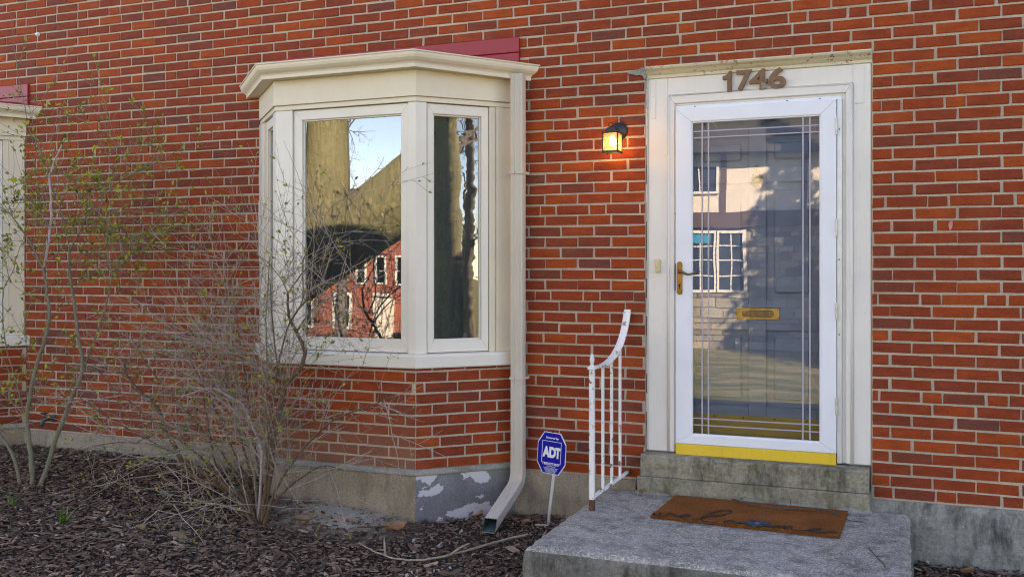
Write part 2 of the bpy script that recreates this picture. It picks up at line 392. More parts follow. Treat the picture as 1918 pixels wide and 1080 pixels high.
# traced stems of the two bushes and pen strokes of the mat, in metres
LS= {'A': [[-5.418, -0.98, -0.265], [-5.508, -0.948, -0.047], [-5.613, -0.915, 0.061], [-5.735, -0.882, 0.132], [-5.9, -0.85, 0.283]], 'B': [[-5.38, -0.98, -0.261], [-5.35, -0.964, -0.128], [-5.388, -0.947, 0.089], [-5.435, -0.931, 0.247], [-5.444, -0.915, 0.327], [-5.409, -0.898, 0.541], [-5.393, -0.882, 0.647], [-5.34, -0.865, 0.805], [-5.319, -0.849, 0.984], [-5.361, -0.833, 1.091], [-5.383, -0.816, 1.155], [-5.43, -0.8, 1.275]], 'B1': [[-5.43, -0.8, 1.275], [-5.625, -0.767, 1.5], [-5.803, -0.733, 1.642], [-5.95, -0.7, 1.715]], 'B2': [[-5.43, -0.8, 1.275], [-5.399, -0.793, 1.409], [-5.378, -0.786, 1.597], [-5.386, -0.779, 1.765], [-5.408, -0.771, 1.886], [-5.396, -0.764, 1.93], [-5.365, -0.757, 2.021], [-5.286, -0.75, 2.156]], 'B3': [[-5.47, -0.9, 0.205], [-5.534, -0.886, 0.379], [-5.6, -0.871, 0.501], [-5.705, -0.857, 0.733], [-5.757, -0.843, 0.951], [-5.758, -0.829, 1.135], [-5.69, -0.814, 1.264], [-5.691, -0.8, 1.356]], 'C': [[-5.342, -0.98, -0.251], [-5.26, -0.947, -0.096], [-5.201, -0.915, 0.128], [-5.161, -0.882, 0.274], [-5.13, -0.849, 0.406], [-5.071, -0.816, 0.571], [-5.109, -0.784, 0.71], [-5.176, -0.751, 0.849], [-5.234, -0.718, 1.027], [-5.282, -0.685, 1.081], [-5.345, -0.653, 1.23], [-5.384, -0.62, 1.39]], 'C1': [[-5.384, -0.62, 1.39], [-5.439, -0.605, 1.551], [-5.5, -0.59, 1.688], [-5.556, -0.575, 1.762], [-5.637, -0.56, 1.89], [-5.766, -0.545, 2.087], [-5.886, -0.53, 2.365], [-6.008, -0.515, 2.802], [-6.078, -0.5, 3.124]], 'C2': [[-5.384, -0.62, 1.39], [-5.312, -0.581, 1.561], [-5.264, -0.543, 1.696], [-5.186, -0.504, 1.801], [-5.088, -0.466, 1.876], [-4.948, -0.427, 1.96], [-4.828, -0.389, 2.026], [-4.606, -0.35, 2.102]], 'C3': [[-5.529, -0.6, 1.759], [-5.735, -0.55, 2.124], [-5.894, -0.5, 2.447]], 'D': [[-5.139, -0.75, 0.562], [-5.086, -0.714, 0.741], [-5.037, -0.679, 0.92], [-5.011, -0.643, 1.086], [-5.009, -0.607, 1.22], [-4.959, -0.571, 1.307], [-4.936, -0.536, 1.388], [-4.946, -0.5, 1.503]], 'D1': [[-4.967, -0.65, 1.22], [-5.068, -0.6, 1.392], [-5.155, -0.55, 1.578], [-5.263, -0.5, 1.695]], 'D2': [[-5.206, -0.6, 1.691], [-5.045, -0.55, 1.668], [-4.928, -0.5, 1.613], [-4.786, -0.45, 1.558]]}
RS= {'E': [[-3.565, -0.93, -0.281], [-3.655, -0.897, -0.195], [-3.778, -0.864, -0.103], [-3.937, -0.831, -0.071], [-4.153, -0.798, -0.045], [-4.291, -0.765, 0.057], [-4.44, -0.732, 0.228], [-4.553, -0.699, 0.37], [-4.745, -0.666, 0.473], [-4.867, -0.633, 0.565], [-4.899, -0.6, 0.662]], 'F': [[-3.573, -0.93, -0.282], [-3.543, -0.923, -0.153], [-3.499, -0.915, 0.062], [-3.478, -0.908, 0.294], [-3.441, -0.901, 0.425], [-3.405, -0.894, 0.575], [-3.316, -0.886, 0.673], [-3.28, -0.879, 0.756], [-3.304, -0.872, 0.83], [-3.361, -0.865, 0.914], [-3.408, -0.857, 0.989], [-3.42, -0.85, 1.126]], 'F2': [[-3.42, -0.85, 1.126], [-3.347, -0.825, 1.228], [-3.254, -0.8, 1.324], [-3.148, -0.775, 1.39], [-3.068, -0.75, 1.45]], 'F3': [[-3.391, -0.86, 0.961], [-3.316, -0.848, 1.089], [-3.324, -0.836, 1.289], [-3.287, -0.824, 1.4], [-3.247, -0.812, 1.502], [-3.213, -0.8, 1.67]], 'F4': [[-3.346, -0.87, 0.899], [-3.249, -0.865, 1.017], [-3.145, -0.86, 1.084], [-2.964, -0.855, 1.155], [-2.867, -0.85, 1.226]], 'F5': [[-3.42, -0.85, 1.126], [-3.509, -0.8, 1.215], [-3.642, -0.75, 1.313], [-3.799, -0.7, 1.381]], 'G': [[-3.419, -0.9, 0.607], [-3.584, -0.863, 0.683], [-3.741, -0.825, 0.746], [-3.882, -0.787, 0.775], [-4.072, -0.75, 0.804], [-4.229, -0.713, 0.855], [-4.347, -0.675, 0.84], [-4.55, -0.637, 0.737], [-4.756, -0.6, 0.548]], 'H': [[-3.573, -0.93, -0.266], [-3.574, -0.897, 0.062], [-3.602, -0.864, 0.183], [-3.693, -0.831, 0.314], [-3.793, -0.799, 0.432], [-3.911, -0.766, 0.469], [-4.086, -0.733, 0.511], [-4.342, -0.7, 0.443]], 'I': [[-3.573, -0.93, -0.266], [-3.631, -0.883, -0.009], [-3.697, -0.836, 0.139], [-3.804, -0.789, 0.288], [-3.873, -0.741, 0.478], [-3.926, -0.694, 0.638], [-4.004, -0.647, 0.939], [-4.083, -0.6, 1.212]], 'J': [[-3.535, -0.95, -0.257], [-3.502, -0.917, 0.008], [-3.48, -0.883, 0.316], [-3.462, -0.85, 0.478], [-3.516, -0.817, 0.665], [-3.579, -0.783, 0.953], [-3.623, -0.75, 1.214]], 'K': [[-3.55, -0.95, -0.259], [-3.439, -0.925, -0.096], [-3.344, -0.9, 0.005], [-3.169, -0.875, 0.111], [-3.046, -0.85, 0.1]], 'M': [[-3.596, -0.93, -0.268], [-3.785, -0.876, -0.153], [-3.969, -0.821, 0.051], [-4.074, -0.767, 0.269], [-4.161, -0.713, 0.529], [-4.184, -0.659, 0.763], [-4.165, -0.604, 1.003], [-4.038, -0.55, 1.177]], 'N': [[-3.882, -0.9, -0.052], [-4.039, -0.91, 0.029], [-4.195, -0.92, 0.119], [-4.439, -0.93, 0.17], [-4.734, -0.94, 0.153], [-5.039, -0.95, 0.065]], 'O': [[-3.712, -0.95, -0.079], [-3.861, -0.98, 0.153], [-4.036, -1.01, 0.178], [-4.255, -1.04, 0.103], [-4.52, -1.07, -0.043], [-4.926, -1.1, -0.273]], 'P': [[-3.578, -1.0, -0.164], [-3.707, -1.075, -0.118], [-3.716, -1.15, -0.093], [-3.626, -1.225, -0.215], [-3.555, -1.3, -0.369]], 'Q': [[-3.578, -1.0, -0.164], [-3.679, -1.062, -0.071], [-3.899, -1.125, -0.124], [-4.082, -1.188, -0.127], [-4.006, -1.25, -0.246]], 'U': [[-3.573, -0.93, -0.266], [-3.53, -0.904, -0.093], [-3.569, -0.878, 0.316], [-3.568, -0.852, 0.634], [-3.595, -0.826, 0.955], [-3.586, -0.8, 1.345]]}
WEL= [[(-1.234, -0.677), (-1.238, -0.629), (-1.232, -0.682), (-1.21, -0.684), (-1.207, -0.616), (-1.197, -0.678), (-1.172, -0.668), (-1.167, -0.617), (-1.153, -0.611)], [(-1.153, -0.611), (-1.119, -0.647), (-1.092, -0.655), (-1.058, -0.633), (-1.052, -0.609), (-1.076, -0.61), (-1.095, -0.654), (-1.078, -0.689), (-1.039, -0.695), (-1.0, -0.669), (-0.98, -0.642)], [(-0.98, -0.642), (-0.954, -0.583), (-0.898, -0.542), (-0.86, -0.46), (-0.876, -0.427), (-0.91, -0.435), (-0.949, -0.507), (-0.976, -0.6), (-0.983, -0.662), (-0.958, -0.712), (-0.918, -0.711), (-0.89, -0.693)], [(-0.81, -0.655), (-0.831, -0.643), (-0.856, -0.658), (-0.858, -0.685), (-0.833, -0.705), (-0.805, -0.694), (-0.775, -0.651)], [(-0.626, -0.663), (-0.61, -0.711), (-0.605, -0.669), (-0.59, -0.658), (-0.588, -0.697), (-0.575, -0.659), (-0.559, -0.648), (-0.556, -0.701), (-0.54, -0.653), (-0.523, -0.651), (-0.522, -0.705), (-0.5, -0.715), (-0.471, -0.71)], [(-0.471, -0.71), (-0.428, -0.686), (-0.396, -0.656), (-0.385, -0.632), (-0.409, -0.635), (-0.435, -0.67), (-0.434, -0.703), (-0.403, -0.714), (-0.365, -0.696), (-0.332, -0.676), (-0.304, -0.672)]]
EX= {'V1': [[-3.573, -0.95, -0.271], [-3.687, -0.85, -0.118], [-3.883, -0.75, 0.111], [-4.128, -0.65, 0.386], [-4.427, -0.55, 0.713], [-4.74, -0.45, 1.062]], 'V2': [[-3.551, -0.97, -0.264], [-3.706, -0.876, -0.082], [-3.98, -0.782, 0.143], [-4.353, -0.688, 0.379], [-4.702, -0.594, 0.6], [-4.951, -0.5, 0.803]], 'V3': [[-3.572, -0.92, -0.278], [-3.673, -0.816, -0.091], [-3.871, -0.712, 0.206], [-4.035, -0.608, 0.523], [-4.289, -0.504, 0.926], [-4.554, -0.4, 1.282]], 'V4': [[-3.565, -0.92, -0.277], [-3.63, -0.836, -0.019], [-3.76, -0.752, 0.319], [-3.884, -0.668, 0.671], [-4.011, -0.584, 1.039], [-4.141, -0.5, 1.387]], 'V5': [[-3.551, -0.98, -0.261], [-3.724, -0.904, -0.142], [-4.066, -0.828, 0.011], [-4.514, -0.752, 0.136], [-4.993, -0.676, 0.272], [-5.307, -0.6, 0.374]], 'V6': [[-3.535, -0.95, -0.267], [-3.514, -0.942, 0.012], [-3.498, -0.933, 0.328], [-3.439, -0.925, 0.678], [-3.351, -0.917, 0.964], [-3.154, -0.908, 1.154], [-2.979, -0.9, 1.217]], 'V7': [[-3.543, -1.0, -0.256], [-3.735, -0.94, -0.103], [-4.064, -0.88, 0.121], [-4.41, -0.82, 0.257], [-4.774, -0.76, 0.437], [-5.063, -0.7, 0.596]], 'V8': [[-3.513, -0.97, -0.26], [-3.422, -0.976, -0.036], [-3.251, -0.982, 0.196], [-3.031, -0.988, 0.395], [-2.783, -0.994, 0.5], [-2.611, -1.0, 0.569]]}

# ================================================================== the ground
def lerp_tab(t, x):
    if x <= t[0][0]: return t[0][1]
    for (a, b), (c, d) in zip(t, t[1:]):
        if x <= c: return b+(d-b)*(x-a)/(c-a)
    return t[-1][1]
WALLZ = [(-7.5,-.12),(-5.9,-.143),(-5,-.165),(-3.9,-.215),(-2.6,-.285),(-1.9,-.28),(.1,-.335),(2,-.35)]
def gz(x, y):
    z = lerp_tab(WALLZ, x)
    z -= .035*min(2.2, max(0, -y-.45))
    # low mound of mulch under the shrubs, sandy hump by the bay
    z += .055*math.exp(-((x+4.9)**2/1.1+(y+.45)**2/.16))
    z += .05*math.exp(-((x+3.25)**2/.16+(y+.62)**2/.05))
    w = max(0, min(1, (-y-2.2)/1.6))
    zf = -.40-1.9*max(0, min(1, (-y-16)/14.0))**1.3
    return z*(1-w)+zf*w
def grid_mesh(mb, xs, ys, f):
    n = len(xs); b = len(mb.v)
    for y in ys:
        for x in xs: mb.v.append((x, y, f(x, y))); mb.t.append(0)
    for j in range(len(ys)-1):
        for i in range(n-1):
            a = b+j*n+i; mb.f.append([a, a+1, a+n+1, a+n]); mb.m.append(0)
mb = MB()
xs = [-9+i*.06 for i in range(int(11.5/.06)+1)]; ys = [-3.0+i*.06 for i in range(int(3.12/.06)+1)]
NB = random.Random(3)
grid_mesh(mb, xs, ys, lambda x, y: gz(x, y)+NB.uniform(-.006, .006))
g = mb.build('garden_bed', M['soil'], smooth=True, fix=False); tag(g, 'dark soil bed sloping along the foot of the brick house', kind='structure')
mb = MB()
xs = [-400,-150,-80,-60,-45,-34,-26,-20,-15,-11.5,-9,-6,-3,0,2.5,5,8,12,18,30,60,150,400]
ys = [-400,-150,-80,-60,-45,-38,-32,-28,-24,-20,-16,-12,-9,-6,-4.2,-3.0]
grid_mesh(mb, xs, ys, lambda x, y: gz(x, y)-.01)
g = mb.build('lawn', M['lawn'], smooth=True, fix=False); tag(g, 'patchy spring lawn in front of the house, shade streaks painted into its colour', kind='structure')
mb = MB(); mb.add([(-400,9,-.45),(400,9,-.45),(400,400,-.45),(-400,400,-.45)], [(0,1,2,3)])
mb.add([(-400,-3.02,-.45),(-8.99,-3.02,-.45),(-8.99,9.0,-.45),(-400,9.0,-.45)], [(0,1,2,3)]); mb.add([(2.49,-3.02,-.45),(400,-3.02,-.45),(400,9.0,-.45),(2.49,9.0,-.45)], [(0,1,2,3)])
g = mb.build('back_lawn', M['lawn'], fix=False); tag(g, 'lawn running on beside and behind the brick house', kind='structure')

# ================================================================== brick house
LB, HB, J = .2145, .0667, .0122
DX0, DX1, DZ = -1.447, -.166, 2.478           # door opening
house = thing('brick_house', (-2, .15, 0), 'red brick house wall with pale mortar joints, running behind both bays and the door', 'house')
mb = MB()
mb.box(-9, DX0, .006, .30, -.05, 3.735).box(DX1, 2.4, .006, .30, -.05, 3.735).box(DX0, DX1, .006, .30, DZ, 3.735)
mb.build('wall', M['mortar'], house)
mb = MB()
mb.box(-14, 17, 0, .30, 3.738, 4.35).box(-14, -9.003, 0, .30, -.05, 3.735).box(2.403, 17, 0, .30, -.05, 3.735)
mb.box(-14, -13.7, .303, 9, -.5, 4.35).box(16.7, 17, .303, 9, -.5, 4.35).box(-13.697, 16.697, 8.7, 9, -.5, 4.35)
mb.build('outer_wall', M['far_brick'], house)
mb = MB(); mb.prism([(-14.3,-.12,4.352),(-14.3,4.5,5.6),(-14.3,9.3,4.352)], (31.6,0,0)); mb.build('roof', M['roof_slate'], house)
mb = MB(); mb.box(DX0, DX1, .303, 1.6, -.3, DZ); 
mb = MB(); mb.box(DX0-.2, DX1+.2, .31, .33, -.3, DZ+.2); mb.build('hall_backing', M['room_dark'], house)
def foundation(x0, x1, m):
    mb = MB(); n = max(2, int((x1-x0)/.12)); rr = random.Random(int(x0*10)+50)
    rows = []
    for i in range(n+1):
        x = x0+(x1-x0)*i/n; e = rr.uniform(-.004, .004)
        rows.append([(x, -.022+e, -.7), (x, -.022+e+rr.uniform(-.003,.003), -.025+rr.uniform(-.004,.004)), (x, -.012+e, -.006+rr.uniform(-.003,.003)), (x, .02, -.002)])
    for r in rows: mb.v.extend(r); mb.t.extend([0]*4)
    for i in range(n):
        for j in range(3):
            a = i*4+j; mb.f.append([a, a+4, a+5, a+1]); mb.m.append(0)
    o = mb.build('foundation', M[m], house, fix=False, smooth=True); return o
foundation(-9, -1.50, 'foundation')
f2 = foundation(-.20, 2.4, 'foundation_grey'); f2['label'] = 'dark weathered concrete foundation right of the doorstep'
mb = MB(); mb.box(-1.5, -.2, 0, .28, -.7, -.052); mb.build('foundation', M['foundation_grey'], house)

# brick shapes: slightly uneven front with worn edges
def brick_geo(w, h, r, d=.034):
    j = lambda a=.0019: r.uniform(-a, a)
    y0 = r.uniform(-.0016, .0012)
    c = [(j(), j()), (w+j(), j()), (w+j(), h+j()), (j(), h+j())]
    e = .0034
    ins = [(e, e), (w-e, e), (w-e, h-e), (e, h-e)]
    vs_ = [(x, d, z) for x, z in c] + [(x, y0+.0032, z) for x, z in c] + [(x+j(.0007), y0+j(.0006), z+j(.0007)) for x, z in ins]
    fs = [(8,9,10,11)]
    for i in range(4):
        k = (i+1) % 4
        fs += [(4+i, 4+k, 8+k, 8+i), (i, k, 4+k, 4+i)]
    return vs_, fs
BR = random.Random(11)
bricks = []      # (x0, x1, row)
def phase(row):
    odd = row % 2
    if row < 16: return .144 if odd else .043
    return .053 if odd else .158
HPH = {0: .16, 8: .088, 16: .082, 24: .12, 32: .205, 40: .03, 48: .13, 56: .2}
ZTOP = 56
for row in range(ZTOP):
    cuts = []
    if row % 8 == 0:
        mod = LB+.106; k = int(-9.4/mod)-1
        x = HPH[row]+k*mod
        while x < 2.6:
            cuts.append((x, x+.106)); cuts.append((x+.106, x+mod)); x += mod
    else:
        x = phase(row)-45*LB
        while x < 2.6:
            cuts.append((x, x+LB)); x += LB
    for a, b in cuts:
        ja = BR.uniform(-.003, .003)
        a2, b2 = a+J/2+ja+BR.uniform(-.002,.002), b-J/2+ja+BR.uniform(-.002,.002)
        z0 = row*HB
        for lo, hi in ((-9, DX0-.004), (DX1+.006, 2.4)) if z0 < DZ-.03 else ((-9, 2.4),):
            p, q = max(a2, lo), min(b2, hi)
            if q-p < .022: continue
            # bricks that would be buried in the two bays
            if z0 < 2.70 and any(p > c-1.90 and q < c-.06 for c in (-2.30, -6.49)): continue
            bricks.append((p, q, row))
def wall_px(x, z):
    c, s = math.cos(rad(YAW)), math.sin(rad(YAW)); dx, dy = x, 5.76
    dep = -dx*s+dy*c
    return 959+1825*(dx*c+dy*s)/dep, 506-(z-1.26)*1825/dep, 1825/dep
def rank(b):
    x, y, s = wall_px((b[0]+b[1])/2, (b[2]+.5)*HB)
    if not (-5 < x < 1923 and 0 < y < 1080): return -1
    if -2.32 < b[0] and b[1] < -2.17: return -1
    return s*s*(b[1]-b[0])*HB*math.cos(math.atan((959-x)/1825))
order = sorted(range(len(bricks)), key=lambda i: -rank(bricks[i]))
single = set(order[:298])
variants = {}
def tone_of(r):
    return min(.999, max(.002, r.random()))
rest = MB()
for i, (p, q, row) in enumerate(bricks):
    w, h = q-p, HB-J
    if i in single:
        full = 'stretcher' if w > .15 else 'header'
        kk = (full, BR.randrange(6))
        if kk not in variants:
            base = .204 if full == 'stretcher' else .0955
            vs_, fs = brick_geo(base, h, BR)
            me = bpy.data.meshes.new('brick'); me.from_pydata(vs_, [], fs); me.materials.append(M['brick']); variants[kk] = (me, base)
        me, base = variants[kk]
        o = link('brick', me, house); o.location = (p, BR.uniform(-.001,.001), row*HB+J/2+BR.uniform(-.001,.001)); o.scale = (w/base, 1, 1)
    else:
        vs_, fs = brick_geo(w, h, BR)
        oy, oz = BR.uniform(-.001,.001), row*HB+J/2+BR.uniform(-.0012,.0012)
        rest.add([(x+p, y+oy, z+oz) for x, y, z in vs_], fs, 0, tone_of(BR))
o = rest.build('brick_courses', M['brick'], house, fix=False); o['kind'] = 'stuff'
mb = MB(); pr = random.Random(5)
pts = [(-1.56,2.452),(-1.53,2.472),(-1.50,2.468),(-1.47,2.482),(-1.44,2.479),(-1.437,2.42),(-1.452,2.405),(-1.462,2.432),(-1.485,2.44),(-1.50,2.436),(-1.53,2.447)]
mb.prism([(x, -.010, z) for x, z in pts], (0, .016, 0)); mb.build('mortar_patch', M['mortar_patch'], house, bev=.002)
mb = MB(); mb.prism([(.228,-.0042,1.475),(.238,-.0042,1.478),(.245,-.0042,1.50),(.246,-.0042,1.53),(.236,-.0042,1.531),(.228,-.0042,1.518),(.222,-.0042,1.505),(.227,-.0042,1.49)], (0,.003,0)); mb.build('paint_stain', M['pink_paint'], house)

# ================================================================== bay windows
def sub2(a, b): return (a[0]-b[0], a[1]-b[1])
def bay(ox, label, cat='bay window'):
    P0 = [(-4.235+ox, 0), (-3.789+ox, -.455), (-2.765+ox, -.455), (-2.315+ox, 0)]
    root = thing('bay_window', (-3.28+ox, 0, .05), label, cat, 'bay windows along the brick wall')
    segs = []
    for a, b in zip(P0, P0[1:]):
        d = Vector((b[0]-a[0], b[1]-a[1])); L = d.length; d.normalize(); segs.append((Vector(a), d, Vector((d.y, -d.x)), L))
    def off(i, d, yw=0.0):
        if i in (0, 3):
            a, dr, n, L = segs[0 if i == 0 else 2]
            q = a+n*d; t = (yw-q.y)/dr.y; q = q+dr*t; return q
        a1, d1, n1, _ = segs[i-1]; a2, d2, n2, _ = segs[i]
        p = a2; k = 1/(1+n1.dot(n2)); return p+(n1+n2)*d*k
    def ring(mb, prof, drop=0.0, mi=0, yw=0.0, seg=(0, 3)):
        idx = range(seg[0], seg[1]+1); n = len(prof); vs_ = []
        for i in idx:
            for d, z in prof:
                q = off(i, d, yw); vs_.append((q.x, q.y, z-(drop if i == 3 else 0)))
        fs = []; k = len(list(idx))
        for a in range(k-1):
            for j in range(n):
                fs.append((a*n+j, a*n+(j+1)%n, (a+1)*n+(j+1)%n, (a+1)*n+j))
        fs.append(tuple(range(n-1,-1,-1))); fs.append(tuple(range((k-1)*n, k*n)))
        mb.add(vs_, fs, mi)
    def T(f):
        a, d, n, L = segs[f]
        return lambda s, dd, z: (a.x+d.x*s+n.x*dd, a.y+d.y*s+n.y*dd, z)
    # low brick wall on a concrete plinth
    mb = MB(); ring(mb, [(-.1,.04),(.013,.04),(.013,.672),(-.1,.672)]); mb.build('base_wall', M['mortar'], root)
    rr = random.Random(int(ox*10)+21)
    for f in range(3):
        a, d, n, L = segs[f]; t = T(f)
        ext0 = .021*math.tan(rad(22.5)) if f > 0 else 0; ext1 = .021*math.tan(rad(22.5)) if f < 2 else 0
        s_lo, s_hi = -ext0+.006, L+ext1-.006
        if f == 0: s_lo = .03
        if f == 2: s_hi = L+.012
        for row in range(10):
            z0 = .047+row*HB; h = HB-J if row < 9 else .018
            s = s_lo-(LB*.52 if (row+f) % 2 else LB*.06)
            if row % 5 == 2: s -= .05
            while s < s_hi:
                p, q = max(s+J/2, s_lo), min(s+LB-J/2, s_hi)
                if q-p > .02:
                    vs_, fs = brick_geo(q-p, h, rr)
                    me = bpy.data.meshes.new('brick'); me.from_pydata([t(p+x, .019-y+rr.uniform(-.001,.001), z0+z) for x, y, z in vs_], [], fs)
                    me.materials.append(M['brick_dusty' if f < 2 else 'brick'])
                    link('brick', me, root)
                s += LB
    mb = MB(); ring(mb, [(-.1,-.7),(.034,-.7),(.036,.015),(.026,.036),(.0,.046),(-.1,.046)], seg=(0, 2)); mb.build('plinth', M['foundation'], root, bev=.003)
    mb = MB(); ring(mb, [(-.1,-.7),(.034,-.7),(.034,.018),(.024,.04),(.0,.048),(-.1,.048)], seg=(2, 3))
    pl = mb.build('plinth', M['bay_plaster' if ox > -1 else 'foundation'], root, bev=.003)
    if ox > -1: pl['label'] = 'grey plinth face with peeling pale paint'
    mb = MB(); ring(mb, [(-.05,.010),(.043,.010),(.044,.022),(.034,.043),(.004,.052),(-.05,.052)]); mb.build('plinth_cap', M['mortar_patch'], root, bev=.004)
    # sill, head, fascia
    mb = MB(); ring(mb, [(-.06,.664),(.036,.661),(.040,.668),(.040,.735),(.034,.744),(-.06,.752)]); mb.build('sill', M['white_sash'], root, bev=.002)
    mb = MB(); ring(mb, [(-.06,2.292),(.006,2.292),(.006,2.318),(-.06,2.318)]); ring(mb, [(-.06,2.319),(.001,2.319),(.001,2.324),(-.06,2.324)]); mb.build('head_trim', M['cream_trim'], root, bev=.0015)
    mb = MB(); ring(mb, [(-.06,2.325),(.014,2.325),(.014,2.484),(-.06,2.484)]); mb.build('fascia', M['cream_trim'], root, bev=.0015)
    mb = MB(); ring(mb, [(-.06,2.4845),(.092,2.4845),(.092,2.489),(-.06,2.489)], .02); mb.build('soffit', M['cream_trim'], root)
    mb = MB()
    ring(mb, [(.05,2.490),(.080,2.490),(.084,2.484),(.092,2.484),(.093,2.505),(.099,2.516),(.112,2.526),(.124,2.540),(.129,2.556),(.130,2.571),(.137,2.572),(.137,2.580),(.122,2.580),(.120,2.545),(.05,2.545)], .028)
    mb.build('gutter', M['cream_trim'], root, bev=.001)
    mb = MB()
    q = [off(i, .119) for i in range(4)]; base = [(p.x, p.y, 2.572) for p in q]; base[3] = (q[3].x, 0, 2.55); top = [(q[0].x+.2, 0, 2.60), (q[3].x-.2, 0, 2.60)]
    mb.add(base+top, [(0,1,4),(1,2,5,4),(2,3,5)]); mb.build('roof', M['red_paint'], root, fix=False)
    for z0, z1 in ((2.575, 2.638), (2.642, 2.738)):
        mb = MB(); mb.box(-4.12+ox, -2.262+ox, -.020, .005, z0, z1); mb.build('roof_board', M['red_paint'], root, bev=.003)
    # posts and sashes
    def sheet(name, f, s0, s1, d0, d1, z0, z1, m, bev=.002, parent=root):
        t = T(f); mb = MB(); b = len(mb.v)
        mb.add([t(s0,d0,z0),t(s1,d0,z0),t(s1,d1,z0),t(s0,d1,z0),t(s0,d0,z1),t(s1,d0,z1),t(s1,d1,z1),t(s0,d1,z1)],
               [(0,3,2,1),(4,5,6,7),(0,1,5,4),(1,2,6,5),(2,3,7,6),(3,0,4,7)])
        return mb.build(name, m, parent, bev=bev)
    ZA, ZB = .747, 2.2915
    LF = segs[1][3]; LR = segs[2][3]
    # corner posts wrap both faces
    for i, (sa, sb) in ((1, (.115, .128)), (2, (.055, .070))):
        a1, d1, n1, L1 = segs[i-1]; a2, d2, n2, L2 = segs[i]
        c = Vector(P0[i]); p1 = c-d1*sa if i == 1 else c-d1*sa; p2 = c+d2*sb
        cin = off(i, -.06)
        i1 = p1-n1*.06; i2 = p2-n2*.06
        poly = [p1, c, p2, i2, cin, i1]
        mb = MB(); mb.prism([(p.x, p.y, ZA) for p in poly], (0, 0, ZB-ZA)); mb.build('corner_post', M['white_sash'], root, bev=.0025)
    sheet('end_post', 2, LR-.155, LR-.112, -.05, -.004, ZA, ZB, M['cream_trim'])
    sheet('end_panel', 2, LR-.110, LR+.0, -.05, .002, ZA, ZB, M['cream_trim'])
    sheet('end_post', 0, .112, .155, -.05, -.004, ZA, ZB, M['cream_trim'])
    sheet('end_panel', 0, 0, .110, -.05, .002, ZA, ZB, M['white_sash'])
    def sash(f, s0, s1, gm, wl=.062, wr=.05, wt=.062, wb=.072):
        e = bpy.data.objects.new('sash', None); col.objects.link(e); e.parent = root
        t = T(f); z0, z1 = ZA+.006, ZB-.004
        frame4(t, s0, s1, z0, z1, wl, wr, wt, wb, -.012, -.06, M['white_sash'], e)
        frame4(t, s0+wl, s1-wr, z0+wb, z1-wt, .010, .010, .010, .010, -.026, -.05, M['white_sash'], e, names=('bead', 'bead'))
        mb = MB(); g0, g1, h0, h1 = s0+wl+.008, s1-wr-.008, z0+wb+.008, z1-wt-.008
        mb.add([t(g0,-.037,h0),t(g1,-.037,h0),t(g1,-.037,h1),t(g0,-.037,h1)], [(0,1,2,3)])
        mb.build('pane', M[gm], e, fix=False)
    sash(1, .133, LF-.058, 'window_glass')
    sash(2, .076, LR-.158, 'flank_glass', .040, .048)
    sash(0, .158, LR-.133, 'flank_glass', .05, .05)
    mb = MB(); n = 90; vs_ = []
    chain = [off(i, -.13) for i in range(4)]
    tot = [(chain[i]-chain[i-1]).length for i in (1, 2, 3)]; S_ = sum(tot)
    for i in range(n+1):
        s = S_*i/n; k = 0
        while k < 2 and s > tot[k]: s -= tot[k]; k += 1
        p = chain[k].lerp(chain[k+1], s/tot[k]); w = .02*math.sin(i*1.35)+.008*math.sin(i*3.1)
        nrm = segs[k][2]; p = p+nrm*w; vs_ += [(p.x, max(-9, p.y), .66), (p.x, p.y, 2.33)]
    mb.add(vs_, [(2*i, 2*i+2, 2*i+3, 2*i+1) for i in range(n)]); mb.build('dark_backing', M['dark_backing'], root, fix=False, smooth=True)  # wavy dark sheet added in place of the unlit room
    for z in (.70, 2.487):
        mb = MB(); q = [off(i, -.02) for i in range(4)]; mb.add([(p.x, p.y, z) for p in q], [(0,1,2,3)]); mb.build('light_block', M['room_dark'], root, fix=False)  # hidden dark sheets added inside the bay to block light
    # flaking caulk where the left end meets the bricks
    mb = MB(); rr = random.Random(4)
    for i in range(14):
        z = .78+i*.108; w = rr.uniform(.008, .020)
        mb.box(P0[0][0]-w, P0[0][0]+.004, -.012, .004, z, z+.1075)
    mb.build('caulk_bead', M['caulk'], root, bev=.002)
    return root
def frame4(t, s0, s1, z0, z1, wl, wr, wt, wb, df, db, m, parent, names=('stile', 'rail'), bev=.0022):
    """four mitred pieces in face coordinates (along, out, up)"""
    i0, i1, k0, k1 = s0+wl, s1-wr, z0+wb, z1-wt
    P = {'l': [(s0,z0),(i0,k0),(i0,k1),(s0,z1)], 'r': [(s1,z0),(s1,z1),(i1,k1),(i1,k0)], 'b': [(s0,z0),(s1,z0),(i1,k0),(i0,k0)], 't': [(s0,z1),(i0,k1),(i1,k1),(s1,z1)]}
    out = []
    for key, poly in P.items():
        mb = MB(); n = len(poly)
        vs_ = [t(s, df, z) for s, z in poly]+[t(s, db, z) for s, z in poly]
        mb.add(vs_, [tuple(range(n)), tuple(range(2*n-1, n-1, -1))]+[(i, n+i, n+(i+1)%n, (i+1)%n) for i in range(n)])
        out.append(mb.build(names[0] if key in 'lr' else names[1], m, parent, bev=bev))
    return out
bay1 = bay(0, 'cream framed bay window with bare bushes in front of it and a downspout at its side')
bay2 = bay(-4.19, 'bay window cut off at the wall end, of which only a pale side panel and sill show')

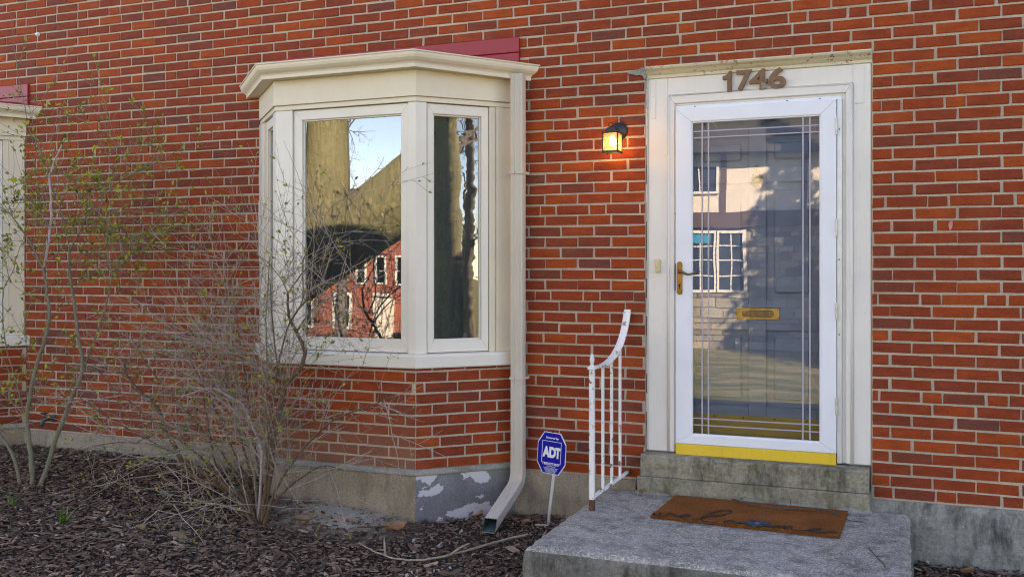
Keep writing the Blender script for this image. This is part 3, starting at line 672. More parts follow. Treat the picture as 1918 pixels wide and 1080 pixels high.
# ================================================================== door frame
TD = lambda s, d, z: (s, -d, z)
fr = thing('door_frame', (-.8, 0, .18), 'weathered white wooden door surround with rusty capped lintel', 'door frame')
mb = MB(); mb.box(-1.434, -1.313, .010, .06, .176, 2.412); mb.build('casing', M['door_trim'], fr, bev=.003)
mb = MB(); mb.box(-.263, -.168, .010, .06, .176, 2.412); mb.build('casing', M['door_trim'], fr, bev=.003)
mb = MB(); mb.box(-1.3125, -.2635, .012, .06, 2.309, 2.412); mb.build('header', M['door_trim'], fr, bev=.002)
mb = MB(); mb.box(-1.418, -1.386, .006, .012, 2.17, 2.405).box(-.258, -.205, .006, .012, 2.19, 2.40); mb.build('patch_strip', M['door_trim'], fr, bev=.002)
mb = MB(); mb.prism([(-1.437,.01,2.412),(-1.437,.005,2.413),(-1.437,.003,2.430),(-1.437,-.008,2.438),(-1.437,-.022,2.452),(-1.437,-.042,2.463),(-1.437,-.048,2.474),(-1.437,-.040,2.480),(-1.437,.03,2.486)], (1.273,0,0)); mb.build('drip_cap', M['cap_paint'], fr, bev=.0015)
for a in ((-1.310,-.265,.177,2.306,.040,.036,.052,.0,-.0,-.06), (-1.270,-.301,.178,2.254,.006,.020,.012,.0,-.014,-.06)):
    s0,s1,z0,z1,wl,wr,wt,wb,df,db = a
    P = [('l',[(s0,z0),(s0+wl,z0),(s0+wl,z1-wt),(s0,z1)]),('r',[(s1,z0),(s1,z1),(s1-wr,z1-wt),(s1-wr,z0)]),('t',[(s0,z1),(s0+wl,z1-wt),(s1-wr,z1-wt),(s1,z1)])]
    for k, poly in P:
        mb = MB(); mb.prism([(s,-df+(.0 if wl > .02 else 0),z) for s, z in poly],(0,-(db-df),0)); mb.build('moulding', M['door_trim'], fr, bev=.004 if wl > .02 else .0015)
    if wl > .02:      # rounded back band on the moulding
        mb = MB(); mb.tube([(s0+.005,.002,z0),(s0+.005,.002,z1-.005),(s1-.005,.002,z1-.005),(s1-.005,.002,z0)], .008, 8); mb.build('back_band', M['door_trim'], fr, smooth=True)
mb = MB(); mb.box(-1.2635, -.3215, .012, .03, 2.2205, 2.2415); mb.build('header_bar', M['storm_white'], fr, bev=.002)
mb = MB(); mb.box(-.3475, -.322, -.004, .03, .178, 2.22); mb.build('hinge_strip', M['alu'], fr, bev=.002)
for x, y, z in ((-1.15,.011,2.231),(-.62,.011,2.231),(-.44,.011,2.231),(-.335,-.005,2.05),(-.335,-.005,1.32),(-.335,-.005,.9),(-1.268,.011,1.6)):
    mb = MB(); mb.lathe([(.004,0),(.004,-.002),(.002,-.003)], (x,y,z), 8, 'Y'); mb.build('screw', M['rust'], fr)
for x0, x1 in ((DX0+.001, -1.262), (-.322, DX1-.001)):
    mb = MB(); mb.box(x0, x1, .061, .29, .0, DZ-.001); mb.build('jamb', M['door_trim'], fr)
mb = MB(); mb.box(-1.2615, -.3225, .061, .29, 2.225, DZ-.001); mb.build('jamb', M['door_trim'], fr)
mb = MB()
for i in range(20):
    z = .178+i*.1145; w = R.uniform(.004, .011)
    mb.box(-1.4345-w, -1.4335, .0, .02, z, z+.114)
mb.build('caulk_bead', M['caulk'], fr, bev=.002)
# numerals
def text_mesh(body, size, extr, bold=0.0, spacing=1.0, alignx='CENTER'):
    cu = bpy.data.curves.new('t', 'FONT'); cu.body = body; cu.size = size; cu.extrude = extr; cu.offset = bold
    cu.align_x = alignx; cu.align_y = 'BOTTOM_BASELINE'; cu.space_character = spacing; cu.resolution_u = 6
    o = bpy.data.objects.new('t', cu); col.objects.link(o)
    dg = bpy.context.evaluated_depsgraph_get(); me = bpy.data.meshes.new_from_object(o.evaluated_get(dg))
    bpy.data.objects.remove(o); bpy.data.curves.remove(cu)
    return me
def place_text(name, me, m, parent, mat4, fit=None):
    """fit: (width, height) that the glyphs' own box is scaled to; origin at its lower left corner"""
    xs = [v.co.x for v in me.vertices]; ys = [v.co.y for v in me.vertices]
    sx = fit[0]/(max(xs)-min(xs)) if fit and fit[0] else 1; sy = fit[1]/(max(ys)-min(ys)) if fit and fit[1] else sx
    if fit and not fit[0]: sx = sy
    me.transform(Matrix.Diagonal((sx, sy, 1, 1)) @ Matrix.Translation((-min(xs), -min(ys), 0))); me.transform(mat4)
    me.materials.clear(); me.materials.append(m)
    return link(name, me, parent)
UP = Matrix(((1,0,0,0),(0,0,-1,0),(0,1,0,0),(0,0,0,1)))      # text plane turned upright, facing -y
num = thing('house_number', (-.80, 0, 2.30), 'house number 1746 in bronze numerals on the white lintel', 'house number')
mb = MB(); mb.prism([(x-.983, -.011, z*1.2+2.302) for x, z in ((.026,0),(.052,0),(.052,.1),(.036,.1),(.030,.088),(.018,.080),(0,.077),(0,.060),(.026,.063))], (0, .018, 0)); mb.build('numeral', M['numeral_bronze'], num)
for ch, x, w in (('7', -.904, .089), ('4', -.832, .105), ('6', -.723, .099)):
    place_text('numeral', text_mesh(ch, .14, .009, .0035), M['numeral_bronze'], num, Matrix.Translation((x, -.002, 2.302)) @ UP, (w, .12))
mb = MB(); mb.box(-.762, -.738, -.0128, -.0112, 2.304, 2.338); k = mb.build('worn_patch', M['worn_bronze'], num, bev=.001)
# doorbell
db_ = thing('doorbell', (-1.372, .01, 1.247), 'small cream doorbell button on the left door casing', 'doorbell')
mb = MB(); mb.box(-1.388, -1.358, -.010, .0095, 1.247, 1.328); mb.build('case', M['doorbell_cream'], db_, bev=.003)
mb = MB(); mb.box(-1.381, -1.365, -.014, -.0102, 1.272, 1.302); mb.build('button', M['doorbell_cream'], db_, bev=.002)

# ================================================================== storm door
sd = thing('storm_door', (-.806, 0, .158), 'white glass storm door with brass lever in front of the grey door', 'storm door')
s0, s1, z0, z1 = -1.2615, -.3505, .232, 2.2195
frame4(TD, s0, s1, z0, z1, .094, .084, .082, .056, .012, -.026, M['storm_white'], sd, bev=.004)
frame4(TD, s0+.092, s1-.082, z0+.054, z1-.080, .009, .009, .009, .009, .006, -.02, M['storm_white'], sd, names=('bead', 'bead'))
g0, g1, h0, h1 = s0+.094, s1-.084, z0+.056, z1-.082
mb = MB(); mb.add([(g0,.004,h0),(g1,.004,h0),(g1,.004,h1),(g0,.004,h1)], [(0,1,2,3)]); mb.build('pane', M['door_glass'], sd, fix=False)
for x in (-1.105, -1.068, -.532, -.494):
    mb = MB(); mb.box(x-.0042, x+.0042, .0015, .0035, h0, h1); mb.build('grille_bar', M['grille_line'], sd)
for z in (2.081, 2.043, .386, .346):
    mb = MB(); mb.box(g0, g1, .0012, .0014 if z > 1 else .0014, z-.0032, z+.0032); mb.build('grille_bar', M['grille_line'], sd)
mb = MB(); mb.box(s0+.001, s1-.001, -.016, .02, .158, .231)
o = mb.build('sweep', M['gold_sweep'], sd, bev=.002)
h = bpy.data.objects.new('handle', None); col.objects.link(h); h.parent = sd
mb = MB(); pts = []
for i in range(9): a = math.pi*i/8; pts.append((-1.236+.017*math.cos(a), -.012, 1.295+.017*math.sin(a)))
for i in range(9): a = math.pi+math.pi*i/8; pts.append((-1.236+.017*math.cos(a), -.012, 1.132+.017*math.sin(a)))
mb.prism(pts, (0,-.008,0)); mb.build('backplate', M['brass_worn'], h, bev=.003)
mb = MB(); mb.lathe([(.013,0),(.013,-.014),(.009,-.022),(.008,-.045)], (-1.236,-.018,1.252), 12, 'Y')
mb.build('spindle', M['brass_worn'], h, smooth=False)
mb = MB(); mb.tube([(-1.236,-.058,1.252),(-1.220,-.060,1.254),(-1.200,-.062,1.244),(-1.180,-.062,1.236),(-1.160,-.062,1.237),(-1.142,-.060,1.246),(-1.132,-.057,1.252)], [.008,.0085,.008,.0065,.006,.0055,.004], 8); mb.build('lever', M['brass_worn'], h, smooth=True)
mb = MB(); mb.lathe([(.007,0),(.007,-.002)], (-1.236,-.0205,1.172), 12, 'Y'); mb.box(-1.239,-1.233,-.0225,-.0203,1.150,1.168); mb.build('keyhole', M['dark_gap'], h)
mb = MB(); mb.box(-1.2637,-1.2618,-.0125,.0,1.14,1.30); mb.build('latch_slot', M['dark_gap'], sd)
for z in (2.02, 1.45, .98, .45):
    e = bpy.data.objects.new('hinge', None); col.objects.link(e); e.parent = sd
    for k in range(5):
        mb = MB(); mb.lathe([(.0062,0),(.0065,.003),(.0065,.0165),(.0062,.0185)], (-.349,-.016,z+k*.0195), 8); mb.build('knuckle', M['hinge_metal'], e)

# ================================================================== front door behind it
fd = thing('front_door', (-.81, .1, .18), 'grey panelled front door with brass mail slot seen through the storm door', 'front door')
YD = .105
mb = MB(); mb.box(-1.2, -.38, YD+.024, YD+.05, .178, 2.22); mb.build('slab', M['inner_door_paint'], fd)
RX = [(-1.2,-1.165),(-.850,-.749),(-.462,-.38)]
for x0, x1 in RX:
    mb = MB(); mb.box(x0, x1, YD, YD+.0235, .178, 2.22); mb.build('stile', M['inner_door_paint'], fd, bev=.003)
for x0, x1 in ((-1.1645,-.8505), (-.7485,-.4625)):
    for z0_, z1_ in ((2.05,2.22),(1.775,1.868),(.906,1.086),(.178,.46)):
        mb = MB(); mb.box(x0, x1, YD, YD+.0235, z0_, z1_); mb.build('rail', M['inner_door_paint'], fd, bev=.003)
    for z0_, z1_ in ((1.87,2.048),(1.088,1.773),(.462,.904)):
        mb = MB(); mb.box(x0+.045, x1-.045, YD+.006, YD+.0235, z0_+.04, z1_-.04)
        mb.build('panel', M['inner_door_paint'], fd, bev=.006)
mb = MB(); mb.box(-1.19, -.39, YD-.002, YD-.0003, .19, .402); mb.build('kick_plate', M['kick_brass'], fd, bev=.0008)
for x in (-1.05,-.88,-.70,-.52):
    mb = MB(); mb.lathe([(.005,0),(.004,-.002)], (x,YD-.002,.389), 8, 'Y'); mb.build('screw', M['rust'], fd)
ms = bpy.data.objects.new('mail_slot', None); col.objects.link(ms); ms.parent = fd
mb = MB(); mb.box(-.922, -.671, YD-.008, YD-.0005, .969, 1.040); mb.build('plate', M['brass'], ms, bev=.003)
mb = MB(); pts = []
for i in range(9): a = -math.pi/2+math.pi*i/8; pts.append((-.725+.018*math.cos(a), YD-.0083, 1.005+.018*math.sin(a)))
for i in range(9): a = math.pi/2+math.pi*i/8; pts.append((-.868+.018*math.cos(a), YD-.0083, 1.005+.018*math.sin(a)))
mb.prism(pts, (0,-.003,0)); mb.build('flap', M['brass_worn'], ms, bev=.002)
mb = MB(); mb.tube([(p[0]*1.0, p[1]-.001, p[2]) for p in pts]+[pts[0]], .0022, 5); mb.build('rim', M['rust'], ms)
for x in (-.911,-.682):
    for z in (.980,1.029):
        mb = MB(); mb.lathe([(.004,0),(.003,-.002)], (x,YD-.008,z), 8, 'Y'); mb.build('screw', M['rust'], ms)
kn = bpy.data.objects.new('knocker', None); col.objects.link(kn); kn.parent = fd
mb = MB(); mb.lathe([(.012,0),(.026,.02),(.034,.05),(.03,.075),(.012,.09),(.008,.12),(.004,.14)], (-.80,YD-.010,1.74), 12); mb.build('urn', M['brass'], kn, smooth=True)
mb = MB(); mb.lathe([(.008,0),(.008,-.004),(.004,-.006)], (-.80,YD,1.63), 10, 'Y'); mb.build('door_viewer', M['brass_worn'], fd)

# ================================================================== step, stoop, mat
st = thing('door_step', (-.81, -.05, -.06), 'mossy two tier concrete step below the front door', 'step')
def slab(name, x0, x1, y0, y1, z0, z1, m, parent, bev=.008, jit=.004, n=16, seed=1):
    rr = random.Random(seed); mb = MB(); vs_ = []
    for i in range(n+1):
        x = x0+(x1-x0)*i/n; j = lambda: rr.uniform(-jit, jit)
        jf = j(); jt = j()
        vs_ += [(x, y0+jf, z0), (x, y0+jf+j()*.5, z1-bev*1.2+jt*.3), (x, y0+bev+jf, z1+jt*.3), (x, y1, z1+.002), (x, y1, z0)]
    fs = []
    for i in range(n):
        for k in range(5): fs.append((i*5+k, (i+1)*5+k, (i+1)*5+(k+1)%5, i*5+(k+1)%5))
    fs += [tuple(range(4,-1,-1)), tuple(range(n*5, n*5+5))]
    mb.add(vs_, fs); return mb.build(name, m, parent, bev=.002, seg_angle=50)
slab('upper_slab', -1.452, -.175, -.105, .02, .0425, .168, M['step'], st, .010, seed=2)
mb = MB(); mb.box(-1.44, -.18, .02, .11, .03, .1575); mb.build('threshold', M['step_lower'], st, bev=.003)
slab('lower_slab', -1.468, -.168, -.118, .02, -.075, .040, M['step_lower'], st, .004, seed=3)
slab('mortar_base', -1.480, -.160, -.128, -.03, -.09, -.045, M['mortar_patch'], st, .012, .010, 30, 4)
sp = thing('stoop', (-.83, -.7, -.45), 'broad grey concrete stoop with rounded front edge before the door', 'stoop')
mb = MB(); rr = random.Random(9); sx0, sx1, sy0, sy1, sz = -1.694, .042, -1.408, -.03, -.06
loop = []
for i in range(41): loop.append((sx0+(sx1-sx0)*i/40, sy0, 0, -1))
for i in range(1, 31): loop.append((sx1, sy0+(sy1-sy0)*i/30, 1, 0))
for i in range(1, 41): loop.append((sx1-(sx1-sx0)*i/40, sy1, 0, 1))
for i in range(1, 30): loop.append((sx0, sy1-(sy1-sy0)*i/30, -1, 0))
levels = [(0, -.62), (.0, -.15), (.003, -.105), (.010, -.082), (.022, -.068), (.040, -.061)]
n = len(loop)
for ins, z in levels:
    for k, (x, y, nx, ny) in enumerate(loop):
        cx = min(max(x, sx0+.0), sx1); a = ins
        px_ = x; py_ = y
        px_ = min(max(px_, sx0+a), sx1-a); py_ = min(max(py_, sy0+a), sy1-a)
        jj = rr.uniform(-.004, .004) if -.2 < z < -.062 else rr.uniform(-.0015,.0015)
        mb.v.append((px_+nx*jj, py_+ny*jj, z+(jj*.6 if z < -.062 else 0))); mb.t.append(0)
mats_ = []
for l in range(len(levels)-1):
    for k in range(n):
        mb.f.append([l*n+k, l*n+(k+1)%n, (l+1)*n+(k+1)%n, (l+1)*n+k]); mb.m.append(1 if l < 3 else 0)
mb.f.append([(len(levels)-1)*n+k for k in range(n)]); mb.m.append(0)
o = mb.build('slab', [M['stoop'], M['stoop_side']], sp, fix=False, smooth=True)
for k in range(n+1): o.data.polygons[len(o.data.polygons)-1-k].use_smooth = False
# mat
mt = thing('doormat', (-.77, -.42, -.06), 'brown coir welcome mat with a teal flower on the concrete stoop', 'doormat')
BL, BRt, FR_, FL_ = (-1.232,-.150), (-.282,-.170), (-.296,-.712), (-1.252,-.662)
mb = MB(); nx, ny = 160, 90; rr = random.Random(12); zt = -.042
def matp(u, v):
    a = [(FL_[i]*(1-u)+FR_[i]*u)*(1-v)+(BL[i]*(1-u)+BRt[i]*u)*v for i in (0, 1)]; return a
for j in range(ny+1):
    for i in range(nx+1):
        x, y = matp(i/nx, j/ny); e = i in (0, nx) or j in (0, ny)
        mb.v.append((x+rr.uniform(-.002,.002), y+rr.uniform(-.002,.002), zt+rr.uniform(-.0022,.0018)-(.004 if e else 0))); mb.t.append(0)
for j in range(ny):
    for i in range(nx):
        a = j*(nx+1)+i; mb.f.append([a, a+1, a+nx+2, a+nx+1]); mb.m.append(0)
edge = [(i, 0) for i in range(nx+1)]+[(nx, j) for j in range(1, ny+1)]+[(i, ny) for i in range(nx-1, -1, -1)]+[(0, j) for j in range(ny-1, 0, -1)]
b = len(mb.v)
for i, j in edge:
    x, y = matp(i/nx, j/ny); mb.v.append((x+rr.uniform(-.004,.004), y+rr.uniform(-.004,.004), -.0595)); mb.t.append(0)
for k in range(len(edge)):
    (i, j), (i2, j2) = edge[k], edge[(k+1)%len(edge)]
    mb.f.append([j*(nx+1)+i, b+k, b+(k+1)%len(edge), j2*(nx+1)+i2]); mb.m.append(0)
mb.build('pad', M['coir'], mt, fix=True)
fz = MB(); 
for k in range(9000):      # coir bristles
    u, v = rr.random(), rr.random()
    if k < 3000: u, v = (rr.random(), 0) if k % 2 else (rr.choice((0, 1)), rr.random())
    x, y = matp(u, v); z = zt-.004 if k >= 3000 else rr.uniform(-.058, zt-.002); a = rr.uniform(0, 6.28); l = rr.uniform(.004, .009)
    dx, dy, dz = math.cos(a)*l*.8, math.sin(a)*l*.8, l*.3
    if k < 3000:
        dz = rr.uniform(-.002,.003); dy = -l if k % 2 else dy*.3; dx = dx*.3 if k % 2 else (l if u else -l)
    fz.add([(x-.0006,y,z),(x+.0006,y,z),(x+dx,y+dy,z+dz)], [(0,1,2)])
o = fz.build('bristles', M['coir'], mt, fix=False); o['kind'] = 'stuff'
def spline(p, k=6):
    out = []
    for i in range(len(p)-1):
        p0, p1, p2, p3 = p[max(i-1,0)], p[i], p[i+1], p[min(i+2, len(p)-1)]
        for j in range(k):
            t = j/k
            out.append(tuple(.5*((2*b)+(-a+c)*t+(2*a-5*b+4*c-d)*t*t+(-a+3*b-3*c+d)*t**3) for a, b, c, d in zip(p0, p1, p2, p3)))
    out.append(tuple(p[-1])); return out
def ribbon(mb, p, w, z, taper=True):
    p = [Vector((a[0], a[1])) for a in p]; n = len(p); vs_ = []
    for i, q in enumerate(p):
        t = (p[min(i+1,n-1)]-p[max(i-1,0)]); t = t.normalized() if t.length > 1e-9 else Vector((1,0)); nn = Vector((-t.y, t.x))
        ww = w*(.5+.75*abs(t.x))
        vs_ += [(q.x+nn.x*ww, q.y+nn.y*ww, z), (q.x-nn.x*ww, q.y-nn.y*ww, z)]
    mb.add(vs_, [(2*i, 2*i+1, 2*i+3, 2*i+2) for i in range(n-1)])
for s in WEL:
    mb = MB(); ribbon(mb, spline(s), .0070, zt+.0056); mb.build('letter', M['mat_ink'], mt, fix=False)
FX, FY = -.697, -.652
fl = bpy.data.objects.new('flower', None); col.objects.link(fl); fl.parent = mt
for k in range(10):
    a = 2*math.pi*k/10+.2; L_ = .088 if k % 2 else .072; w = .023
    tip = (FX+math.cos(a)*L_, FY+math.sin(a)*L_*.95); md = (FX+math.cos(a)*L_*.5, FY+math.sin(a)*L_*.5); nn = (-math.sin(a)*w, math.cos(a)*w)
    mb = MB(); z = zt+.0066+.0003*(k % 2)
    mb.add([(FX,FY,z),(md[0]+nn[0],md[1]+nn[1],z),(*tip,z),(md[0]-nn[0],md[1]-nn[1],z)], [(0,3,2,1)]); mb.build('petal', M['flower_teal' if k % 3 else 'flower_blue'], fl, fix=False)
mb = MB(); mb.add([(FX+.011*math.cos(a), FY+.011*math.sin(a), zt+.0076) for a in [2*math.pi*i/10 for i in range(10)]], [tuple(range(10))]); mb.build('centre', M['flower_pink'], fl, fix=False)

# ================================================================== handrail
hr = thing('handrail', (-1.592, -.618, -.06), 'short white wrought iron handrail with rusty foot on the stoop', 'handrail')
A, B = Vector((-1.592, -.618)), Vector((-1.552, -.012))
def onr(f): q = A.lerp(B, f); return q.x, q.y
x, y = onr(0)
mb = MB(); mb.box(x-.014, x+.014, y-.014, y+.014, .0, .715); mb.build('post', M['rail_paint'], hr, bev=.003)
mb = MB(); mb.box(x-.0145, x+.0145, y-.0145, y+.0145, -.062, -.0002); mb.build('post_foot', M['rust'], hr, bev=.003)
mb = MB(); mb.box(x-.020, x+.020, y-.020, y+.020, .7155, .728); mb.lathe([(.012,.728),(.015,.735),(.008,.742),(.012,.755),(.014,.772),(.010,.782),(.012,.784),(.006,.794),(.004,.801),(.001,.803)], (x,y,0), 12); mb.build('finial', M['rail_paint'], hr, bev=.001)
curve = spline([(-.02,.724),(.12,.722),(.30,.724),(.45,.738),(.60,.768),(.74,.815),(.85,.875),(.93,.945),(.985,1.02)], 5)
mb = MB(); w, t_ = .021, .0055; vs_ = []
for i, (f, z) in enumerate(curve):
    p = Vector((*onr(f), z)); a = Vector((*onr(curve[max(i-1,0)][0]), curve[max(i-1,0)][1])); c = Vector((*onr(curve[min(i+1,len(curve)-1)][0]), curve[min(i+1,len(curve)-1)][1]))
    tg = (c-a).normalized(); side = Vector((1, -.066, 0)).normalized(); nn = tg.cross(side).normalized()
    for u_, v_ in ((-w,-t_),(w,-t_),(w*1.05,0),(w,t_),(0,t_*1.9),(-w,t_),(-w*1.05,0)): vs_.append(p+side*u_+nn*(-v_))
k = 7; n = len(curve)
fs = [(i*k+j, i*k+(j+1)%k, (i+1)*k+(j+1)%k, (i+1)*k+j) for i in range(n-1) for j in range(k)]+[tuple(range(k-1,-1,-1)), tuple(range((n-1)*k, n*k))]
mb.add(vs_, fs); mb.build('top_rail', M['rail_paint'], hr, smooth=False)
def rail_z(f):
    for (a, za), (b, zb) in zip(curve, curve[1:]):
        if f <= b: return za+(zb-za)*(f-a)/(b-a)
    return curve[-1][1]
def low_z(f): return .004+.030*f
pa, pb = onr(.01), onr(.98)
mb = MB(); mb.prism([(pa[0]-.012,pa[1],low_z(0)),(pa[0]+.012,pa[1],low_z(0)),(pa[0]+.012,pa[1],low_z(0)+.012),(pa[0]-.012,pa[1],low_z(0)+.012)], (pb[0]-pa[0], pb[1]-pa[1], .030)); mb.build('bottom_rail', M['rail_paint'], hr, bev=.002)
for f in (.28, .52, .76):
    x, y = onr(f); mb = MB(); mb.box(x-.0075, x+.0075, y-.0075, y+.0075, low_z(f)+.012, rail_z(f)-.004); mb.build('baluster', M['rail_paint'], hr, bev=.0015)
mb = MB(); x, y = onr(.99); mb.box(x-.02, x+.02, y-.012, y+.01, low_z(1)-.008, low_z(1)+.026); mb.build('wall_bracket', M['rust'], hr, bev=.003)

# ================================================================== wall lamp
lp = thing('wall_lamp', (-1.61, 0, 2.0), 'lit black wall lantern with seeded glass left of the door', 'wall lamp')
LX = -1.612
mb = MB(); mb.lathe([(.055,0),(.055,-.010),(.048,-.020),(.03,-.032),(.012,-.038)], (LX,0,2.105), 24, 'Y'); mb.build('backplate', M['black_metal'], lp, smooth=False, bev=.001)
mb = MB(); mb.tube([(LX,-.03,2.105),(LX,-.07,2.112),(LX,-.11,2.108)], .010, 8); mb.build('arm', M['black_metal'], lp, smooth=True)
mb = MB()
W_ = .045; y0, y1 = -.190, -.100; zb, zt2 = 1.965, 2.075
cy = (y0+y1)/2
pts = []
for i in range(13): a = math.pi*i/12; pts.append((LX+W_*.82*math.cos(a), y0+.006, zt2+.003+.034*math.sin(a)))
mb.prism(pts, (0, y1-y0-.012, 0)); mb.build('hood', M['black_metal'], lp, bev=.002)
mb = MB(); mb.box(LX-W_-.004, LX+W_+.004, y0-.004, y1+.004, zt2-.003, zt2+.004); mb.build('top_plate', M['black_metal'], lp, bev=.001)
for sx in (-1, 1):
    for yy in (y0, y1):
        mb = MB(); mb.box(LX+sx*W_-.004, LX+sx*W_+.004, yy-.004, yy+.004, zb-.010, zt2+.012); mb.build('corner_bar', M['black_metal'], lp, bev=.0008)
for yy in (y0, y1):
    mb = MB(); mb.box(LX-W_, LX+W_, yy-.004, yy+.004, zb-.006, zb+.004); mb.build('bottom_bar', M['black_metal'], lp)
for sx in (-1, 1):
    mb = MB(); mb.box(LX+sx*W_-.004, LX+sx*W_+.004, y0+.0045, y1-.0045, zb-.006, zb+.004); mb.build('bottom_bar', M['black_metal'], lp)
mb = MB(); ring_ = [(LX+.0, cy, zt2+.052+.0)]
pts = [(LX-.012+.013*math.cos(a), cy+.0, 2.128+.013*math.sin(a)) for a in [2*math.pi*i/16 for i in range(17)]]
mb.tube(pts, .0024, 6, cap=False); mb.build('loop', M['black_metal'], lp, smooth=True)
m, nt, b = mat('lamp_glass'); nt.nodes.remove(b)
tr = nd(nt, 'ShaderNodeBsdfTransparent'); tr.inputs[0].default_value = (.93,.90,.85,1); df = nd(nt, 'ShaderNodeBsdfTranslucent'); df.inputs[0].default_value = (.95,.80,.5,1)
gl = nd(nt, 'ShaderNodeBsdfGlossy'); gl.inputs['Roughness'].default_value = .15
mx = nd(nt, 'ShaderNodeMixShader'); mx.inputs[0].default_value = .13; nt.links.new(tr.outputs[0], mx.inputs[1]); nt.links.new(df.outputs[0], mx.inputs[2])
mx2 = nd(nt, 'ShaderNodeMixShader'); mx2.inputs[0].default_value = .07; nt.links.new(mx.outputs[0], mx2.inputs[1]); nt.links.new(gl.outputs[0], mx2.inputs[2])
nt.links.new(mx2.outputs[0], nt.nodes['Material Output'].inputs[0]); M['lamp_glass'] = m
for quad in ([(LX-W_,y0,zb),(LX+W_,y0,zb),(LX+W_,y0,zt2),(LX-W_,y0,zt2)], [(LX+W_,y0,zb),(LX+W_,y1,zb),(LX+W_,y1,zt2),(LX+W_,y0,zt2)], [(LX-W_,y0,zb),(LX-W_,y1,zb),(LX-W_,y1,zt2),(LX-W_,y0,zt2)], [(LX-W_,y1,zb),(LX+W_,y1,zb),(LX+W_,y1,zt2),(LX-W_,y1,zt2)]):
    mb = MB(); mb.add(quad, [(0,1,2,3)]); mb.build('glass', M['lamp_glass'], lp, fix=False)
m, nt, b = mat('bulb'); setc(nt, b, (1,.8,.5)); b.inputs['Emission Color'].default_value = (1,.60,.24,1); b.inputs['Emission Strength'].default_value = 9; M['bulb'] = m
mb = MB(); mb.lathe([(.010,.034),(.013,.026),(.019,.010),(.020,0),(.016,-.014),(.006,-.021),(.001,-.022)], (LX+.002,cy,2.022), 14); mb.build('bulb', M['bulb'], lp, smooth=True)
mb = MB(); mb.lathe([(.013,0),(.013,.022)], (LX+.002,cy,2.053), 12); mb.build('socket', M['white_plastic'], lp)
pl = bpy.data.lights.new('lamp_light', 'POINT'); pl.energy = 1.2; pl.color = (1,.58,.20); pl.shadow_soft_size = .022
plo = bpy.data.objects.new('lamp_light', pl); col.objects.link(plo); plo.parent = lp; plo.location = (LX+.002, cy, 2.015)

# ================================================================== downspout
ds = thing('downspout', (-2.242, -.08, -.1), 'pale ribbed metal downspout beside the bay window, kicked out at the ground', 'downspout')
def spout_sweep(path, flip=False, scale=1.0, rib=.003, close=False):
    hw, hd = .0400*scale, .028*scale; prof = []
    nr = 5
    for i in range(nr):
        c = -hw+hw*2*(i+.5)/nr; w = hw/nr*.55
        prof += [(c-hw/nr, -hd), (c-w*.8, -hd), (c-w*.4, -hd-rib), (c+w*.4, -hd-rib), (c+w*.8, -hd)]
    prof += [(hw, -hd), (hw+.001,-hd*.3), (hw+.001, hd*.3), (hw, hd), (-hw, hd), (-hw-.001, hd*.3), (-hw-.001,-hd*.3)]
    mb = MB(); n = len(prof); vs_ = []
    for i, (y, z) in enumerate(path):
        a = Vector(path[max(i-1,0)]); c = Vector(path[min(i+1,len(path)-1)]); t = (c-a).normalized(); nn = Vector((-t.y, t.x))  # (y,z) plane normal
        if nn.x < 0 and abs(t.y) > .5: nn = -nn
        for u_, v_ in prof:
            vs_.append((-2.242+u_, y+nn.x*v_, z+nn.y*v_))
    k = len(path); fs = [(i*n+j, i*n+(j+1)%n, (i+1)*n+(j+1)%n, (i+1)*n+j) for i in range(k-1) for j in range(n)]
    mb.add(vs_, fs); return mb
spout_sweep([(-.080, 2.487), (-.080, 1.872)]).build('pipe', M['downspout_paint'], ds)
spout_sweep([(-.080, 1.872), (-.080, .03)], scale=.985).build('pipe', M['downspout_paint'], ds)
bend = [(-.080, .05), (-.080,.0)]
for i in range(1, 9):
    a = rad(70)*i/8; bend.append((-.080-.09*(1-math.cos(a)), -.0-.09*math.sin(a)))
ly, lz = bend[-1]
spout_sweep(bend, scale=1.02).build('elbow', M['downspout_paint'], ds)
tdir = (-math.sin(rad(70)), -math.cos(rad(70)))
endp = (ly+tdir[0]*.42, lz+tdir[1]*.42)
def slant(mb):
    """cut the mouth on a slant: long below, short above"""
    k = len(mb.v)//2
    for i in range(k, 2*k):
        x, y, z = mb.v[i]; h = (y-endp[0])*(-tdir[1])*-1+(z-endp[1])*(-tdir[0])
        e = -h*1.1; mb.v[i] = (x, y+tdir[0]*e, z+tdir[1]*e)
    return mb
for i in range(4):
    p = Vector(bend[2+i*2]); q = Vector(bend[3+i*2])
    spout_sweep([tuple(p.lerp(q,.2)), tuple(p.lerp(q,.7))], scale=1.06).build('crimp', M['downspout_paint'], ds)
slant(spout_sweep([(ly, lz), endp], scale=.99)).build('outlet', M['downspout_paint'], ds)
slant(spout_sweep([(ly+tdir[0]*.05, lz+tdir[1]*.05), (endp[0]-tdir[0]*.001, endp[1]-tdir[1]*.001)], scale=.955, rib=.0015)).build('lining', M['teal_metal'], ds)
for z in (1.862, .578):
    mb = MB(); mb.box(-2.242-.0445, -2.242+.0445, -.1165, -.1135, z, z+.016); mb.box(-2.242-.0445, -2.242-.042, -.1134, -.0, z, z+.016); mb.box(-2.242+.042, -2.242+.0445, -.1134, -.0, z, z+.016)
    mb.build('strap', M['downspout_paint'], ds)
    mb = MB(); mb.lathe([(.004,0),(.003,-.003)], (-2.25,-.1165,z+.008), 8, 'Y'); mb.build('screw', M['rust'], ds)

